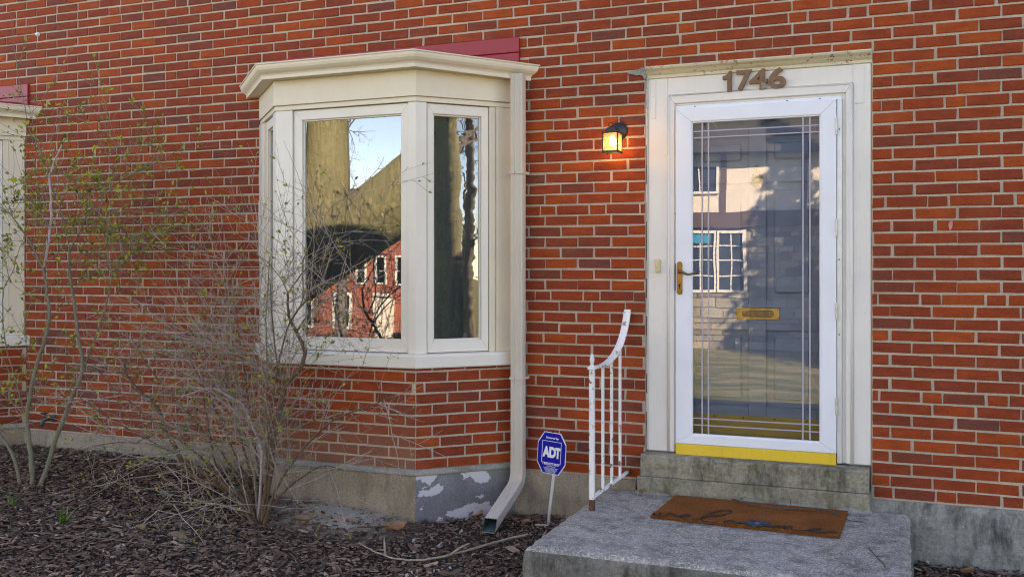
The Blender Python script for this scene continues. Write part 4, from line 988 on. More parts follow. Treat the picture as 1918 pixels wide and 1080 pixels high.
# ================================================================== security sign
sg = thing('security_sign', (-2.0, -.2, -.29), 'leaning blue octagonal ADT security sign on a stake by the downspout', 'sign')
Rm = Matrix.Translation((-2.0, -.20, -.29)) @ Matrix.Rotation(rad(-8), 4, 'Z') @ Matrix.Rotation(rad(7.2), 4, 'Y')
def tr_mb(mb, m4): mb.v = [tuple(m4 @ Vector(p)) for p in mb.v]; return mb
mb = MB(); mb.box(-.010, .010, -.004, .004, -.06, .34); tr_mb(mb, Rm).build('stake', M['alu'], sg, bev=.001)
def octa(w, h, c, zc): return [(-w+c*.78,-1,zc-h),(w-c*.78,-1,zc-h),(w,-1,zc-h+c*1.25),(w,-1,zc+h-c*1.25),(w-c*.78,-1,zc+h),(-w+c*.78,-1,zc+h),(-w,-1,zc+h-c*1.25),(-w,-1,zc-h+c*1.25)]
ZC = .448
Rs = Rm @ Matrix.Rotation(rad(-3.5), 4, 'Y')
for nm, w, h, y, m, d in (('plate', .096, .126, -.010, 'sign_white', .005), ('face', .0925, .122, -.0108, 'sign_blue', .0008)):
    mb = MB(); mb.prism([(x, y, z) for x, _, z in octa(w, h, .052, ZC)], (0, d, 0)); tr_mb(mb, Rs).build(nm, M[m], sg)
mb = MB()
for w, h, zc, t_ in ((.0635, .0655, ZC+.006, .0013),):
    for a in ((-w,w,zc+h-t_,zc+h+t_),(-w,w,zc-h-t_,zc-h+t_),(-w-t_,-w+t_,zc-h,zc+h),(w-t_,w+t_,zc-h,zc+h)): mb.box(a[0],a[1],-.0116,-.0109,a[2],a[3])
tr_mb(mb, Rs).build('border', M['sign_white'], sg)
def sign_text(body, w, h, x, z, bold=.0):
    me = text_mesh(body, .1, .0003, bold); place_text('lettering', me, M['sign_white'], sg, Rs @ Matrix.Translation((x, -.0114, ZC+z)) @ UP, (w, h))
sign_text('Secured by', .086, .0165, -.041, .083, .0025)
sign_text('A', .050, .066, -.060, -.027, .006); sign_text('D', .046, .066, -.015, -.027, .006); sign_text('T', .036, .066, .025, -.027, .006)
sign_text('1.800.ADT.ASAP', .112, .0125, -.055, -.073, .0022); sign_text('www.adt.com', .060, .007, -.029, -.083, .001)
mb = MB()
for i in range(6):
    z = ZC-.089-i*.0052; w = .050-.0035*i
    mb.box(-w, w*(.96 if i % 2 else 1), -.0113, -.0109, z-.0016, z)
tr_mb(mb, Rs).build('small_print', M['sign_white'], sg)
mb = MB(); mb.box(-.008, .008, -.012, .002, ZC+.124, ZC+.136); tr_mb(mb, Rs).build('clip', M['black_metal'], sg, bev=.003)

# ================================================================== small fittings on the wall
fc = thing('hose_faucet', (-6.2, 0, .09), 'teal painted hose faucet low on the wall behind the left bush', 'faucet')
mb = MB(); mb.tube([(-6.2,.0,.10),(-6.2,-.07,.10),(-6.2,-.10,.09),(-6.2,-.115,.05)], [.014,.014,.016,.014], 10); mb.build('spout', M['teal_metal'], fc, smooth=True)
mb = MB(); mb.tube([(-6.2,-.065,.10),(-6.2,-.085,.145)], .007, 8); mb.build('stem', M['teal_metal'], fc)
mb = MB(); mb.lathe([(.01,0),(.032,.002),(.034,.008),(.01,.012)], (-6.2,-.087,.145), 10); mb.build('handle', M['teal_metal'], fc)
mb = MB(); mb.lathe([(.03,-.0),(.03,-.006),(.016,-.010)], (-6.2,-.001,.10), 14, 'Y'); mb.build('flange', M['teal_metal'], fc)
mb = MB(); mb.lathe([(.018,.0),(.018,-.008),(.012,-.022),(.007,-.026)], (-6.357,0,3.124), 14, 'Y'); mb.tube([(-6.352,-.012,3.11),(-6.350,-.014,3.06)], .0018, 5)
wk = mb.build('cable_knob', M['white_plastic'], smooth=False); tag(wk, 'small round white cable knob high on the brick wall', 'wall knob')

# ================================================================== bushes
def clampy(p):
    """keep twigs in front of the wall and of the bay"""
    lim = -.06
    if -4.45 < p.x < -2.2 and p.z < 2.7: lim = min(-.06, -.56+max(0, abs(p.x+3.28)-.50)*.95)
    if p.y > lim: p.y = lim-.002
    return p
def grow(mb, buds, rnd, p, d, L, r, depth, droop, leafy, tone, wig=.21, maxkids=3):
    n = max(3, int(L/.055)); pts = [p.copy()]; dd = d.normalized()
    for i in range(n):
        dd = (dd+Vector((rnd.uniform(-wig,wig), rnd.uniform(-wig,wig), rnd.uniform(-wig,wig)+droop))*.45).normalized()
        p = clampy(p+dd*(L/n)); 
        g_ = gz(p.x, p.y)+.012
        if p.z < g_: p.z = g_
        pts.append(p.copy())
    mb.tube(pts, [max(.0011, r*(1-.5*i/n)) for i in range(n+1)], 3, cap=False, tone=min(1, max(.01, tone+rnd.uniform(-.15,.15))))
    for i in range(1, n+1):
        if rnd.random() < leafy*(1.5 if i == n else 1): buds.append((pts[i], (pts[i]-pts[i-1]).normalized()))
    if depth > 0:
        for k in range(rnd.randint(1, maxkids)):
            i = rnd.randint(1, n-1); t = (pts[i+1]-pts[i]).normalized()
            q = Vector((rnd.gauss(0,1), rnd.gauss(0,1), rnd.gauss(0,1))); q = (q-t*q.dot(t)).normalized()
            grow(mb, buds, rnd, pts[i], t*.75+q*.75, L*rnd.uniform(.35,.65), r*.7, depth-1, droop, leafy, tone, wig, maxkids)
def leaf_mesh(mb, rnd, p, d, size, n):
    for k in range(n):
        q = Vector((rnd.gauss(0,1), rnd.gauss(0,1), rnd.gauss(0,1))).normalized()
        a = (d*1.0+q*.9+Vector((0,0,.35))).normalized(); s = size*rnd.uniform(.6,1.3)
        b = a.cross(Vector((rnd.gauss(0,1), rnd.gauss(0,1), rnd.gauss(0,1)))).normalized()*s*.26; c = a.cross(b).normalized()*s*.10
        mb.add([p, p+a*s*.5+b+c, p+a*s, p+a*s*.5-b+c], [(0,1,2),(0,2,3)], 0, rnd.uniform(.02,1))
def bush(name, label, base, stems, spec, seed, leaf, dense, twigr, droop, leafy, tone, spread):
    rnd = random.Random(seed); root = thing(name, base, label, 'bush')
    tw = MB(); buds = []
    for key, pts in stems.items():
        r0, r1, m, count = spec.get(key, spec['*'])
        p = spline([tuple(q) for q in pts], 4); n = len(p)
        if key in ROOTED:
            q = p[0]; p[0] = (q[0], q[1], gz(q[0], q[1])-.02)
        p = [tuple(Vector(q)+Vector((rnd.uniform(-1,1), rnd.uniform(-1,1), rnd.uniform(-1,1)))*.003) for q in p]
        mb = MB(); mb.tube(p, [(r0+(r1-r0)*i/(n-1))*rnd.uniform(.92,1.08) for i in range(n)], 7); mb.build('stem', M[m], root, smooth=True)
        for k in range(int(count*dense)):
            i = min(n-2, int((rnd.random()**.75)*(n-1))); t = (Vector(p[i+1])-Vector(p[i])).normalized()
            if key in ROOTED and i < n*.18: continue
            q = Vector((rnd.gauss(0,1)*spread[0], rnd.gauss(0,1)*spread[1], rnd.gauss(0,.8)*spread[2])); q = q-t*q.dot(t)*.4
            q.normalize()
            grow(tw, buds, rnd, Vector(p[i]), t*.55+q*.85, rnd.uniform(.16,.70), twigr*rnd.uniform(.8,1.2), 2, droop, leafy, tone)
    o = tw.build('twigs', M['twig_bark'], root, fix=False, smooth=True); o['kind'] = 'stuff'
    lm = MB()
    for p, d in buds: leaf_mesh(lm, rnd, p, d, leaf*rnd.uniform(.7,1.25), rnd.choice((1, 2, 2, 3)))
    o = lm.build('buds', M['bud_leaf'], root, fix=False); o['kind'] = 'stuff'
    return root
ROOTED = {'A','B','C','E','F','H','I','J','K','M','U'}
b1 = bush('budding_bush', 'left bush with grey stems and yellow green buds against the brick wall', (-5.26, -.98, -.2), LS,
     {'*': (.0055,.0025,'shrub_bark',20), 'A': (.015,.008,'shrub_bark',5), 'B': (.017,.0085,'shrub_bark',12), 'C': (.017,.008,'shrub_bark',18), 'B1': (.008,.003,'shrub_bark',13), 'B2': (.009,.006,'pale_twig_bark',9),
      'C1': (.006,.002,'shrub_bark',15), 'C2': (.0065,.002,'shrub_bark',26), 'C3': (.003,.0015,'shrub_bark',7), 'D': (.007,.003,'shrub_bark',22), 'D2': (.003,.0015,'shrub_bark',12)},
     31, .030, .95, .0024, .02, .42, .40, (1, .35, .9))
RS.update(EX)
ROOTED |= set(EX)
b2 = bush('bare_bush', 'tangled brown bush of bare twigs in front of the bay window', (-3.57, -.93, -.26), RS,
     {'*': (.0095,.0028,'brown_bark',24), 'E': (.021,.008,'brown_bark',30), 'F': (.021,.007,'brown_bark',26), 'F2': (.0055,.002,'shrub_bark',7), 'F3': (.0055,.0018,'shrub_bark',8), 'F4': (.0055,.002,'shrub_bark',9), 'F5': (.004,.002,'shrub_bark',9),
      'G': (.009,.0028,'shrub_bark',44), 'H': (.010,.005,'pale_twig_bark',40), 'I': (.009,.003,'shrub_bark',38), 'K': (.008,.003,'brown_bark',15), 'M': (.008,.003,'brown_bark',40), 'N': (.006,.0022,'brown_bark',15), 'O': (.006,.002,'shrub_bark',13), 'P': (.004,.002,'shrub_bark',7), 'Q': (.004,.002,'shrub_bark',8), 'U': (.007,.003,'shrub_bark',22)},
     77, .023, .95, .0028, .0, .13, .55, (1, .5, .65))
# dead leaves hanging in the left bush
for x, y, z, s in ((-5.00,-.70,1.60,.032),(-5.02,-.70,1.64,.035),(-4.99,-.69,1.69,.03),(-5.08,-.70,1.58,.03),(-5.12,-.70,1.83,.03)):
    mb = MB(); rr = random.Random(int(z*100)); a = Vector((rr.uniform(-.5,.5), rr.uniform(-.3,.3), -1)).normalized(); b = Vector((1,rr.uniform(-.4,.4),.3)).normalized()*s*.4; p = Vector((x,y,z)); c = a.cross(b).normalized()*s*.25
    mb.add([p, p+a*s*.5+b+c, p+a*s, p+a*s*.5-b+c, p+a*s*.55], [(0,1,4),(1,2,4),(2,3,4),(3,0,4)]); mb.build('dead_leaf', M['dry_leaf'], b1, fix=False)

# ================================================================== mulch
rr = random.Random(17); mb = MB()
def in_solid(x, y):
    if -1.73 < x < .07 and y > -1.44: return True
    if y > -.03: return True
    for ox in (0, -4.19):
        if y > -.53 and -4.3+ox < x < -2.25+ox and y > -(.52-max(0, abs(x-ox+3.28)-.51)*1.02): return True
    return False
def visible(x, y, z, mgn=60):
    c, s = math.cos(rad(YAW)), math.sin(rad(YAW)); dep = -x*s+(y+5.76)*c
    if dep < .3: return False
    px_ = 959+1825*(x*c+(y+5.76)*s)/dep; py_ = 506-(z-1.26)*1825/dep
    return -260 < px_ < 2180 and py_ < 1220
def chip(mb, x, y, l, w, h, tone, lift=0):
    yaw = rr.uniform(0, 6.283); z = gz(x, y)+lift+rr.uniform(-.004, .010)
    m4 = Matrix.Translation((x, y, z)) @ Matrix.Rotation(yaw, 4, 'Z') @ Matrix.Rotation(rr.gauss(0, .26), 4, 'X') @ Matrix.Rotation(rr.gauss(0, .22), 4, 'Y')
    j = lambda: rr.uniform(.55, 1.1)
    q = [(-l*j(),-w*j()*.7,0),(l*.1*j(),-w*j(),0),(l*j(),-w*.5*j(),0),(l*j(),w*.6*j(),0),(-l*.2*j(),w*j(),0),(-l*j(),w*.6*j(),0)]
    bend = rr.uniform(-.15, .15)
    vs_ = [m4 @ Vector((a*.5, b*.5, (a*a)*bend/max(l,.01)*.5)) for a, b, _ in q]+[m4 @ Vector((a*.46, b*.44, h+(a*a)*bend/max(l,.01)*.5)) for a, b, _ in q]
    mb.add(vs_, [(6,7,8,11),(8,9,10,11)]+[(i,(i+1)%6,6+(i+1)%6,6+i) for i in range(6)], 0, tone)
n = 0
for k in range(150000):
    x, y = rr.uniform(-7.6, 2.3), -2.75*rr.random()**1.0
    if in_solid(x, y) or not visible(x, y, gz(x, y)): continue
    soil = math.exp(-((x+3.2)**2+((y+.63)*1.5)**2)/.10)
    fine = math.exp(-((x+2.3)**2/.55+(y+.65)**2/.22))
    if rr.random() < soil*.97: continue
    if n > 38000: break
    n += 1
    l = min(.10, .016+rr.expovariate(1/.017)); 
    if rr.random() < fine*.8: l *= .5
    w = l*rr.uniform(.22, .55); h = rr.uniform(.002, .006)
    t = min(.999, max(.01, rr.betavariate(2, 2.6)))
    if rr.random() < .012: t = .99
    chip(mb, x, y, l, w, h, t, .0 if rr.random() < .6 else .012)
o = mb.build('bark_mulch', M['mulch'], fix=False); tag(o, 'dark bark mulch chips covering the beds along the house', kind='stuff')
# bigger pieces lying on the mulch
def lump(name, x, y, l, w, h, m, label, cat, yaw=.3, group=None, seed=1):
    r_ = random.Random(seed); mb = MB(); z = gz(x, y)+.008; m4 = Matrix.Translation((x, y, z)) @ Matrix.Rotation(yaw, 4, 'Z') @ Matrix.Rotation(r_.uniform(-.15,.15), 4, 'X')
    n = 9; rings = []
    for zz, k in ((-.3,.8),(.1,1.0),(.6,.85),(1,.45)):
        for i in range(n):
            a = 2*math.pi*i/n; e = r_.uniform(.82, 1.12); mb.v.append(tuple(m4 @ Vector((l*.5*k*math.cos(a)*e, w*.5*k*math.sin(a)*e, h*zz*r_.uniform(.85,1.1))))); mb.t.append(0)
    for q in range(3):
        for i in range(n): mb.f.append([q*n+i, q*n+(i+1)%n, (q+1)*n+(i+1)%n, (q+1)*n+i]); mb.m.append(0)
    mb.f.append([3*n+i for i in range(n)]); mb.m.append(0)
    o = mb.build(name, M[m], fix=False); tag(o, label, cat, group); return o
lump('wood_chunk', -3.33, -.80, .17, .06, .022, 'wood_chunk', 'flat brown wood chunk on the bare soil by the bay plinth', 'wood chunk', .5, seed=2)
lump('wood_chunk', -3.80, -1.36, .17, .055, .03, 'wood_chunk', 'long pinkish bark chunk under the drooping twigs of the bare bush', 'wood chunk', -.2, seed=3)
lump('wood_chunk', -4.10, -1.33, .075, .04, .02, 'dry_leaf', 'small orange brown wood chip on the mulch left of the long bark chunk', 'wood chip', .9, seed=4)
for i, (x, y) in enumerate(((-2.60,-.80),(-2.36,-1.33),(-2.20,-1.16),(-3.95,-1.62),(-4.45,-1.75),(-2.50,-.98),(-2.42,-.83))):
    lump('pebble', x, y, rr.uniform(.02,.035), rr.uniform(.015,.025), .014, 'pebble_pale', 'pale little pebble lying among the dark mulch', 'pebble', rr.uniform(0,3), 'pale pebbles in the mulch', 20+i)
def dead_leaf(x, y, s, label, seed, m='dry_leaf', z=None):
    r_ = random.Random(seed); mb = MB(); n = 7; yaw = r_.uniform(0, 6.28); z = gz(x, y)+.02 if z is None else z
    m4 = Matrix.Translation((x, y, z)) @ Matrix.Rotation(yaw, 4, 'Z') @ Matrix.Rotation(r_.uniform(-.4,.4), 4, 'X')
    for i in range(n+1):
        u = i/n; wv = s*.36*math.sin(math.pi*min(1, u*.93+.06))*(1+.35*(i % 2)); xx = s*(u-.5); cz = s*.22*(u-.5)**2*4*.5
        for v in (-1, -.4, 0, .4, 1): mb.v.append(tuple(m4 @ Vector((xx, wv*v, cz+s*.22*abs(v)**1.6+r_.uniform(-.002,.002))))); mb.t.append(0)
    for i in range(n):
        for j in range(4): a = i*5+j; mb.f.append([a, a+1, a+6, a+5]); mb.m.append(0)
    o = mb.build('fallen_leaf', M[m], fix=False, smooth=True); tag(o, label, 'fallen leaf'); return o
dead_leaf(-2.76, -.72, .13, 'curled orange brown fallen leaf on the mulch before the bay corner', 1)
dead_leaf(-2.46, -.22, .10, 'fallen leaf against the peeling plinth left of the downspout outlet', 2)
dead_leaf(-2.10, -.29, .075, 'tan fallen leaf between the downspout and the sign stake', 3)
dead_leaf(.31, -.16, .09, 'light brown fallen leaf on the mulch right of the stoop', 5)
dead_leaf(-1.43, -.145, .05, 'tiny tan fallen leaf at the back left corner of the doormat', 7, z=-.045)
def stick(name, pts, r0, r1, m, label, side=(), cat='stick'):
    p = spline([tuple(q) for q in pts], 5); n = len(p); root = thing(name, p[0], label, cat); r_ = random.Random(len(label))
    p = [tuple(Vector(q)+Vector((r_.uniform(-1,1), r_.uniform(-1,1), r_.uniform(-.6,.6)))*.003) for q in p]
    mb = MB(); mb.tube(p, [r0+(r1-r0)*i/(n-1) for i in range(n)], 6); mb.build('shaft', M[m], root, smooth=True)
    for f, d, l in side:
        q = Vector(p[int(f*(n-1))]); d = Vector(d).normalized(); mb = MB(); mb.tube([q, q+d*l*.5+Vector((0,0,.006)), q+d*l], [r1*.9, r1*.7, r1*.4], 5); mb.build('side_twig', M[m], root, smooth=True)
    return root
def onfloor(l, dz=.022): return [(x, y, gz(x, y)+dz) for x, y in l]
stick('fallen_branch', onfloor([(-2.83,-1.02),(-2.688,-1.098),(-2.539,-1.152),(-2.39,-1.142),(-2.288,-1.039),(-2.204,-.89),(-2.098,-.687),(-2.0,-.54)], .03), .0035, .0085, 'dry_stem', 'long pale fallen branch curving across the mulch to the stoop', ((.25,(-.2,.3,.5),.10),(.6,(.3,.2,.2),.12)))
stick('fallen_twig', onfloor([(-1.93,-.42),(-1.86,-.80),(-1.80,-1.12),(-1.80,-1.35)], .03), .0045, .003, 'dry_stem', 'thin pale twig leaning beside the left front corner of the stoop')
stick('fallen_twig', onfloor([(-2.96,-.82),(-2.80,-.70),(-2.684,-.604),(-2.56,-.60),(-2.40,-.64),(-2.28,-.66)], .025), .005, .003, 'dark_twig', 'dark twig lying on the mulch in front of the peeling plinth', ((.5,(.1,-.5,0),.12),))
stick('fallen_twig', onfloor([(-4.55,-1.72),(-4.1,-1.62),(-3.6,-1.52),(-3.2,-1.30)], .03), .0024, .0016, 'brown_twig', 'thin straight brown twig on the mulch under the bare bush', ((.4,(.3,.3,.1),.15),))
stick('fallen_twig', [(-.90,-.16,-.036),(-.823,-.25,-.031),(-.705,-.29,-.033),(-.567,-.29,-.03),(-.421,-.26,-.03),(-.333,-.29,-.034),(-.275,-.35,-.05),(-.20,-.34,-.054)], .004, .0028, 'dark_twig', 'dark curved twig lying along the back edge of the doormat', ((.45,(-.1,.5,.25),.09),(.62,(-.5,-.6,.2),.07),(.1,(.5,.6,.2),.06)))
stick('fallen_twig', [(-.36,-.955,-.057),(-.325,-.90,-.054),(-.295,-.82,-.055)], .0022, .0018, 'dry_stem', 'short straw coloured twig on the stoop below the doormat', ((.9,(.5,.2,0),.03),))
stick('fallen_twig', [(-.075,-1.12,-.057),(-.10,-1.03,-.052),(-.135,-.93,-.05),(-.15,-.88,-.04)], .003, .002, 'dark_twig', 'forked dark twig on the stoop near its right end', ((.5,(1,-.1,.1),.07),(.75,(-.6,.3,.2),.03)))
def shoot(x, y, hgt, n, label, seed):
    r_ = random.Random(seed); root = thing('green_shoot', (x, y, gz(x, y)), label, 'sprout')
    for k in range(n):
        a = r_.uniform(0, 6.28); lean = r_.uniform(.1, .75); L_ = hgt*r_.uniform(.6, 1.1); mb = MB(); z = gz(x, y); vs_ = []
        bx, by = x+r_.uniform(-.02,.02), y+r_.uniform(-.015,.015)
        for i in range(5):
            u = i/4; w = .0055*(1-u*u)+.0008; o_ = L_*lean*u*u; q = Vector((bx+math.cos(a)*o_, by+math.sin(a)*o_, z-.01+L_*u*(1-.3*lean*u))); s_ = Vector((-math.sin(a), math.cos(a), 0))*w
            vs_ += [tuple(q-s_), tuple(q+Vector((math.cos(a),math.sin(a),0))*-.002), tuple(q+s_)]
        fs = []
        for i in range(4): fs += [(i*3,i*3+1,i*3+4,i*3+3),(i*3+1,i*3+2,i*3+5,i*3+4)]
        mb.add(vs_, fs); mb.build('blade', M['shoot_green'], root, fix=False, smooth=True)
simple('shoot_green', (.085,.19,.018), .5, 0, .25, 40)
shoot(-5.08, -1.344, .10, 8, 'small green shoot at the foot of the left bush, leftmost in the bed', 1)
shoot(-4.543, -1.47, .15, 9, 'bright green shoot standing upright in the open mulch', 2)
shoot(-2.74, -1.60, .06, 8, 'low tuft of green shoots in the foreground mulch near the stoop', 3)

# ================================================================== what the panes reflect: garden, trees and houses opposite
def bare_tree(name, base, trunk, r0, r1, label, seed, nl=14, m='grey_bark', limb_len=(1.6, 3.2), start=.45, extra=()):
    rnd = random.Random(seed); root = thing(name, base, label, 'tree')
    p = spline([tuple(q) for q in trunk], 6); n = len(p); mb = MB()
    mb.tube(p, [(r0+(r1-r0)*(i/(n-1))**.8)*(1+.25*max(0, 1-i/3)) for i in range(n)], 14); mb.build('trunk', M[m], root, smooth=True)
    for pts, ra, rb in extra:
        q = spline(pts, 6); k = len(q); mb = MB(); mb.tube(q, [ra+(rb-ra)*i/(k-1) for i in range(k)], 12); mb.build('limb', M[m], root, smooth=True)
    tw = MB(); bd = []
    src = [p]+[spline(e[0], 6) for e in extra]
    for k in range(nl):
        q = src[k % len(src)]; i = int((start+(1-start)*rnd.random())*(len(q)-2)); t = (Vector(q[i+1])-Vector(q[i])).normalized()
        d = Vector((rnd.gauss(0,1), rnd.gauss(0,1), rnd.gauss(.25,.5))).normalized()
        limb(tw, rnd, Vector(q[i]), d*.8+t*.5, rnd.uniform(*limb_len), r1*rnd.uniform(.3,.55), 3)
    o = tw.build('branches', M['grey_bark'], root, fix=False, smooth=True); o['kind'] = 'stuff'
    return root
def limb(mb, rnd, p, d, L, r, depth):
    n = 5; pts = [p]; dd = d.normalized()
    for i in range(n):
        dd = (dd+Vector((rnd.uniform(-.35,.35), rnd.uniform(-.35,.35), rnd.uniform(-.3,.35)))*.7).normalized()
        if (p+dd*(L/n)).y > -6.6-.85*p.x and p.y > -6: dd = Vector((dd.x, -abs(dd.y), dd.z))
        p = p+dd*(L/n); pts.append(p)
    mb.tube(pts, [max(.004, r*(1-.65*i/n)) for i in range(n+1)], 5 if depth > 1 else 3, cap=False)
    if depth:
        for k in range(4):
            i = rnd.randint(1, n-1); t = (pts[i+1]-pts[i]).normalized(); q = Vector((rnd.gauss(0,1), rnd.gauss(0,1), rnd.gauss(0,1))).normalized()
            limb(mb, rnd, pts[i], t*.7+q*.8, L*rnd.uniform(.4,.65), r*.5, depth-1)
bare_tree('leaning_tree', (-8.2,-4.3,-.4), [(-8.3,-4.3,-.7),(-7.6,-4.25,.15),(-7.0,-4.22,.74),(-6.51,-4.22,1.12),(-5.96,-4.22,1.44),(-5.49,-4.22,1.70),(-4.92,-4.22,2.05),(-4.1,-4.3,2.75),(-3.3,-4.6,4.2),(-2.9,-4.9,6.2)], .42, .33,
    'old leaning tree with furrowed olive bark, mirrored in the front bay pane', 5, 14, 'tree_bark', (1.0, 2.2), .86,
    extra=[([(-6.10,-4.22,1.2),(-5.95,-4.22,1.7),(-5.86,-4.20,2.1),(-5.84,-4.2,2.5),(-5.84,-4.2,3.1),(-5.9,-4.3,4.2),(-6.2,-4.6,6.5)], .30, .17)])
bare_tree('garden_tree', (6.4,-4.5,-.4), [(6.42,-4.5,-.6),(6.4,-4.5,1),(6.35,-4.5,2.5),(6.3,-4.5,4.2),(6.1,-4.4,6.5)], .33, .17, 'straight bare tree mirrored in the narrow side pane of the bay', 8, 16, 'tree_bark', (1.3, 2.8), .45)
for i, (x, y, h_) in enumerate(((14,-7.5,9),(11,-12,10),(19,-3.5,9),(-18,-24,11),(-13,-30,12),(8,-24,11))):
    lab = ['bare tree on the right lawn nearest the brick house','bare tree on the right lawn behind the garden tree','bare tree farthest along the right lawn','bare tree left of the stone house before the far brick house','tall bare tree between the stone house and the far brick house','bare tree beyond the right end of the stone house'][i]
    zb_ = gz(x, y); bare_tree('bare_tree', (x,y,zb_), [(x,y,zb_-.3),(x+.1,y,zb_+h_*.3),(x-.1,y+.1,zb_+h_*.65),(x,y,zb_+h_)], .20, .06, lab, 40+i, 16, 'grey_bark', (1.6, 3.4), .3)
def leafy(name, base, label, cat, shape, count, size, m, seed, trunk=None):
    rnd = random.Random(seed); root = thing(name, base, label, cat); mb = MB()
    for k in range(count):
        p = shape(rnd); a = Vector((rnd.gauss(0,1), rnd.gauss(0,1), rnd.gauss(0,.7))).normalized()*size*rnd.uniform(.6,1.3); b = a.cross(Vector((rnd.gauss(0,1), rnd.gauss(0,1), rnd.gauss(0,1)))).normalized()*size*.35
        p = Vector(base)+p; mb.add([p-a, p+b, p+a, p-b], [(0,1,2,3)])
    o = mb.build('foliage', M[m], root, fix=False); o['kind'] = 'stuff'
    if trunk: t = MB(); t.tube([base, (base[0],base[1],base[2]+trunk[0])], [trunk[1], trunk[1]*.25], 8); t.build('trunk', M['grey_bark'], root)
def cone(h_, r_):
    def f(rnd):
        z = h_*(1-math.sqrt(rnd.random())*.97); rr_ = r_*(1-z/h_)*math.sqrt(rnd.random())*(.75+.25*math.sin(z*9)); a = rnd.uniform(0, 6.28); return Vector((rr_*math.cos(a), rr_*math.sin(a), z+.3))
    return f
def dome(rx, ry, h_):
    def f(rnd):
        a = rnd.uniform(0, 6.28); u = rnd.random()**.4; v = rnd.random(); s_ = math.sqrt(1-v*v); return Vector((rx*u*math.cos(a)*s_, ry*u*math.sin(a)*s_, h_*v*u))
    return f
leafy('added_conifer', (2.2,-9.6,-.4), 'added dark evergreen out of view, placed to shade the stone house', 'tree', cone(9.5, 2.1), 5200, .17, 'added_conifer', 3, (8, .2))  # unseen evergreen added to throw shade on the stone house
for i, (x, y) in enumerate(((-20.5,-27.5),(-23.2,-28),(-17.2,-27))):
    leafy('garden_shrub', (x,y,gz(x,y)), ['rounded shrub before the middle of the far brick house','rounded shrub before the left end of the far brick house','rounded shrub before the right end of the far brick house'][i], 'shrub', dome(1.1,.8,.75), 700, .10, 'hedge_leaf', 60+i)
# stone house opposite the door
sh = thing('stone_house', (-3, -15, -.4), 'stone house with stuccoed upper storey, mirrored in the storm door', 'house')
def face_box(name, x0, x1, z0, z1, proud, m, parent, depth=.1, bev=0): 
    mb = MB(); mb.box(x0, x1, -15.0-depth, -15.0+proud, z0, z1); return mb.build(name, m, parent, bev=bev)
mb = MB(); mb.box(-9, 3.2, -21, -15.03, -1, 2.17); mb.build('stone_wall', M['mortar_patch'], sh)
mb = MB(); mb.box(-9, 3.2, -21, -14.97, 2.50, 3.70); mb.build('upper_wall', M['stucco'], sh)
mb = MB(); mb.box(-9.1, 3.3, -21, -14.90, 2.172, 2.498); mb.build('beam', M['brown_trim'], sh)
mb = MB(); mb.prism([(-9.5,-14.55,3.702),(-9.5,-18,6.4),(-9.5,-21.5,3.702)], (13.2,0,0)); mb.build('roof', M['roof_slate'], sh)
for x in (-3.52,-1.9,-.3,-5.2,-6.9,1.3):
    mb = MB(); mb.box(x-.06, x+.06, -14.968, -14.93, 2.5, 3.69); mb.build('timber', M['brown_trim'], sh)
sm = MB(); rs = random.Random(8); z = -.6
while z < 2.1:
    h_ = rs.uniform(.10, .22); x = -9.0
    while x < 3.1:
        w = rs.uniform(.18, .55)
        if not (-4.75 < x+w/2 < -3.0 and .75 < z+h_/2 < 2.17): sm.box(x+.008, min(3.19, x+w)-.008, -15.05, -15.0+rs.uniform(0,.035), z+.008, min(2.165, z+h_)-.008, 0, rs.uniform(.05,1))
        x += w
    z += h_
tone_mat('stone_tone', [(0, (.17,.155,.125)), (.5, (.33,.30,.235)), (1, (.48,.44,.35))], .9, 30, .6)
o = sm.build('stones', M['stone_tone'], sh, bev=0); o['kind'] = 'stuff'
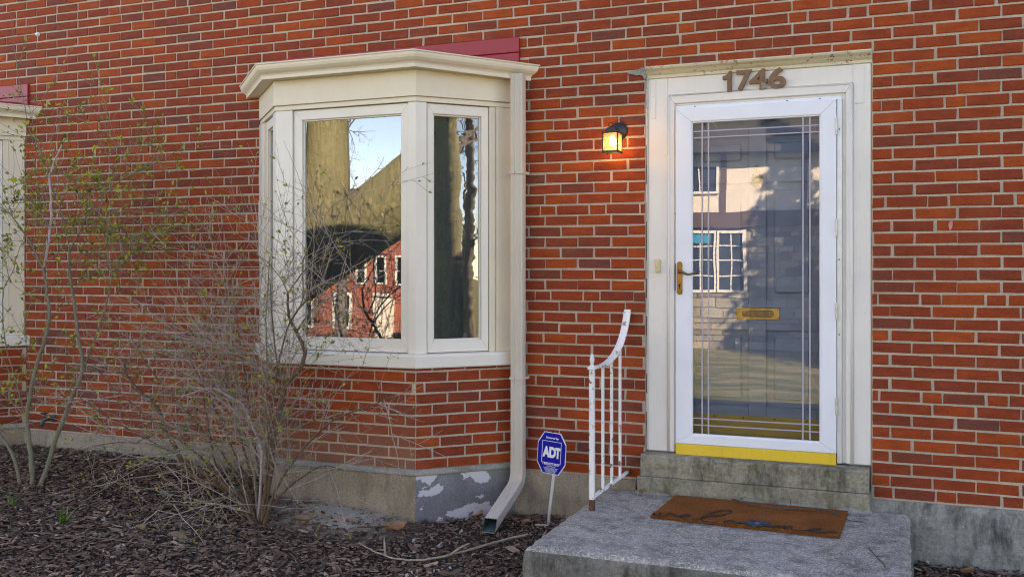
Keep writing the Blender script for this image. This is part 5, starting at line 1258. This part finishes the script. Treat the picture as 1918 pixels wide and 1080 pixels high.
def house_window(sh_, x0, x1, z0, z1, y, nx, nz, fw=.06, pm='far_pane'):
    e = bpy.data.objects.new('window', None); col.objects.link(e); e.parent = sh_
    mb = MB(); mb.box(x0, x1, y-.05, y-.02, z0, z1); mb.build('pane', M[pm], e)
    for a in ((x0-fw,x0,z0-fw,z1+fw),(x1,x1+fw,z0-fw,z1+fw),(x0,x1,z1,z1+fw),(x0,x1,z0-fw,z0)):
        mb = MB(); mb.box(a[0],a[1],y-.05,y+.03,a[2],a[3]); mb.build('frame', M['far_white'], e)
    for i in range(1, nx): x = x0+(x1-x0)*i/nx; mb = MB(); mb.box(x-.012,x+.012,y-.019,y+.0,z0,z1); mb.build('muntin', M['far_white'], e)
    for i in range(1, nz): z = z0+(z1-z0)*i/nz; mb = MB(); mb.box(x0,x1,y-.019,y-.002,z-.012,z+.012); mb.build('muntin', M['far_white'], e)
    return e
house_window(sh, -4.62, -3.72, .86, 2.06, -14.98, 3, 4); house_window(sh, -3.62, -3.12, .86, 2.06, -14.98, 2, 4)
house_window(sh, -4.35, -3.66, 2.92, 3.46, -14.94, 2, 1, .05)
mb = MB(); mb.box(-4.20, -3.80, -14.9795, -14.977, 1.84, 2.04); ps = mb.build('poster', M['poster_blue'], sh)
# red brick house farther off
fh = thing('far_brick_house', (-24, -34, -2.3), 'red brick house with white windows far across the lawn, mirrored in the bay', 'house')
mb = MB(); mb.box(-36, -17, -42, -34, -3, 2.75); mb.build('wall', M['far_brick'], fh)
mb = MB(); mb.box(-36.2, -16.8, -42.2, -33.75, 2.752, 3.0); mb.build('cornice', M['far_white'], fh)
mb = MB(); mb.prism([(-36.3,-33.7,3.002),(-36.3,-38,5.4),(-36.3,-42.3,3.002)], (19.6,0,0)); mb.build('roof', M['roof_slate'], fh)
mb = MB(); mb.prism([(-22.6,-33.74,3.002),(-19.8,-33.74,3.002),(-21.2,-33.74,4.1)], (0,.12,0)); mb.build('pediment', M['far_white'], fh)
for i in range(16):
    x = -33.6+i*1.03
    house_window(fh, x, x+.40, .68, 1.80, -33.98, 1, 2, .09, 'far_blind')
    if i % 2: house_window(fh, x-.1, x+.6, -1.3, .08, -33.98, 1, 2, .12, 'far_blind')
mb = MB(); mb.box(-22.3, -21.4, -34.0, -33.92, -2.4, .0); mb.build('door', M['stucco'], fh)

settle()
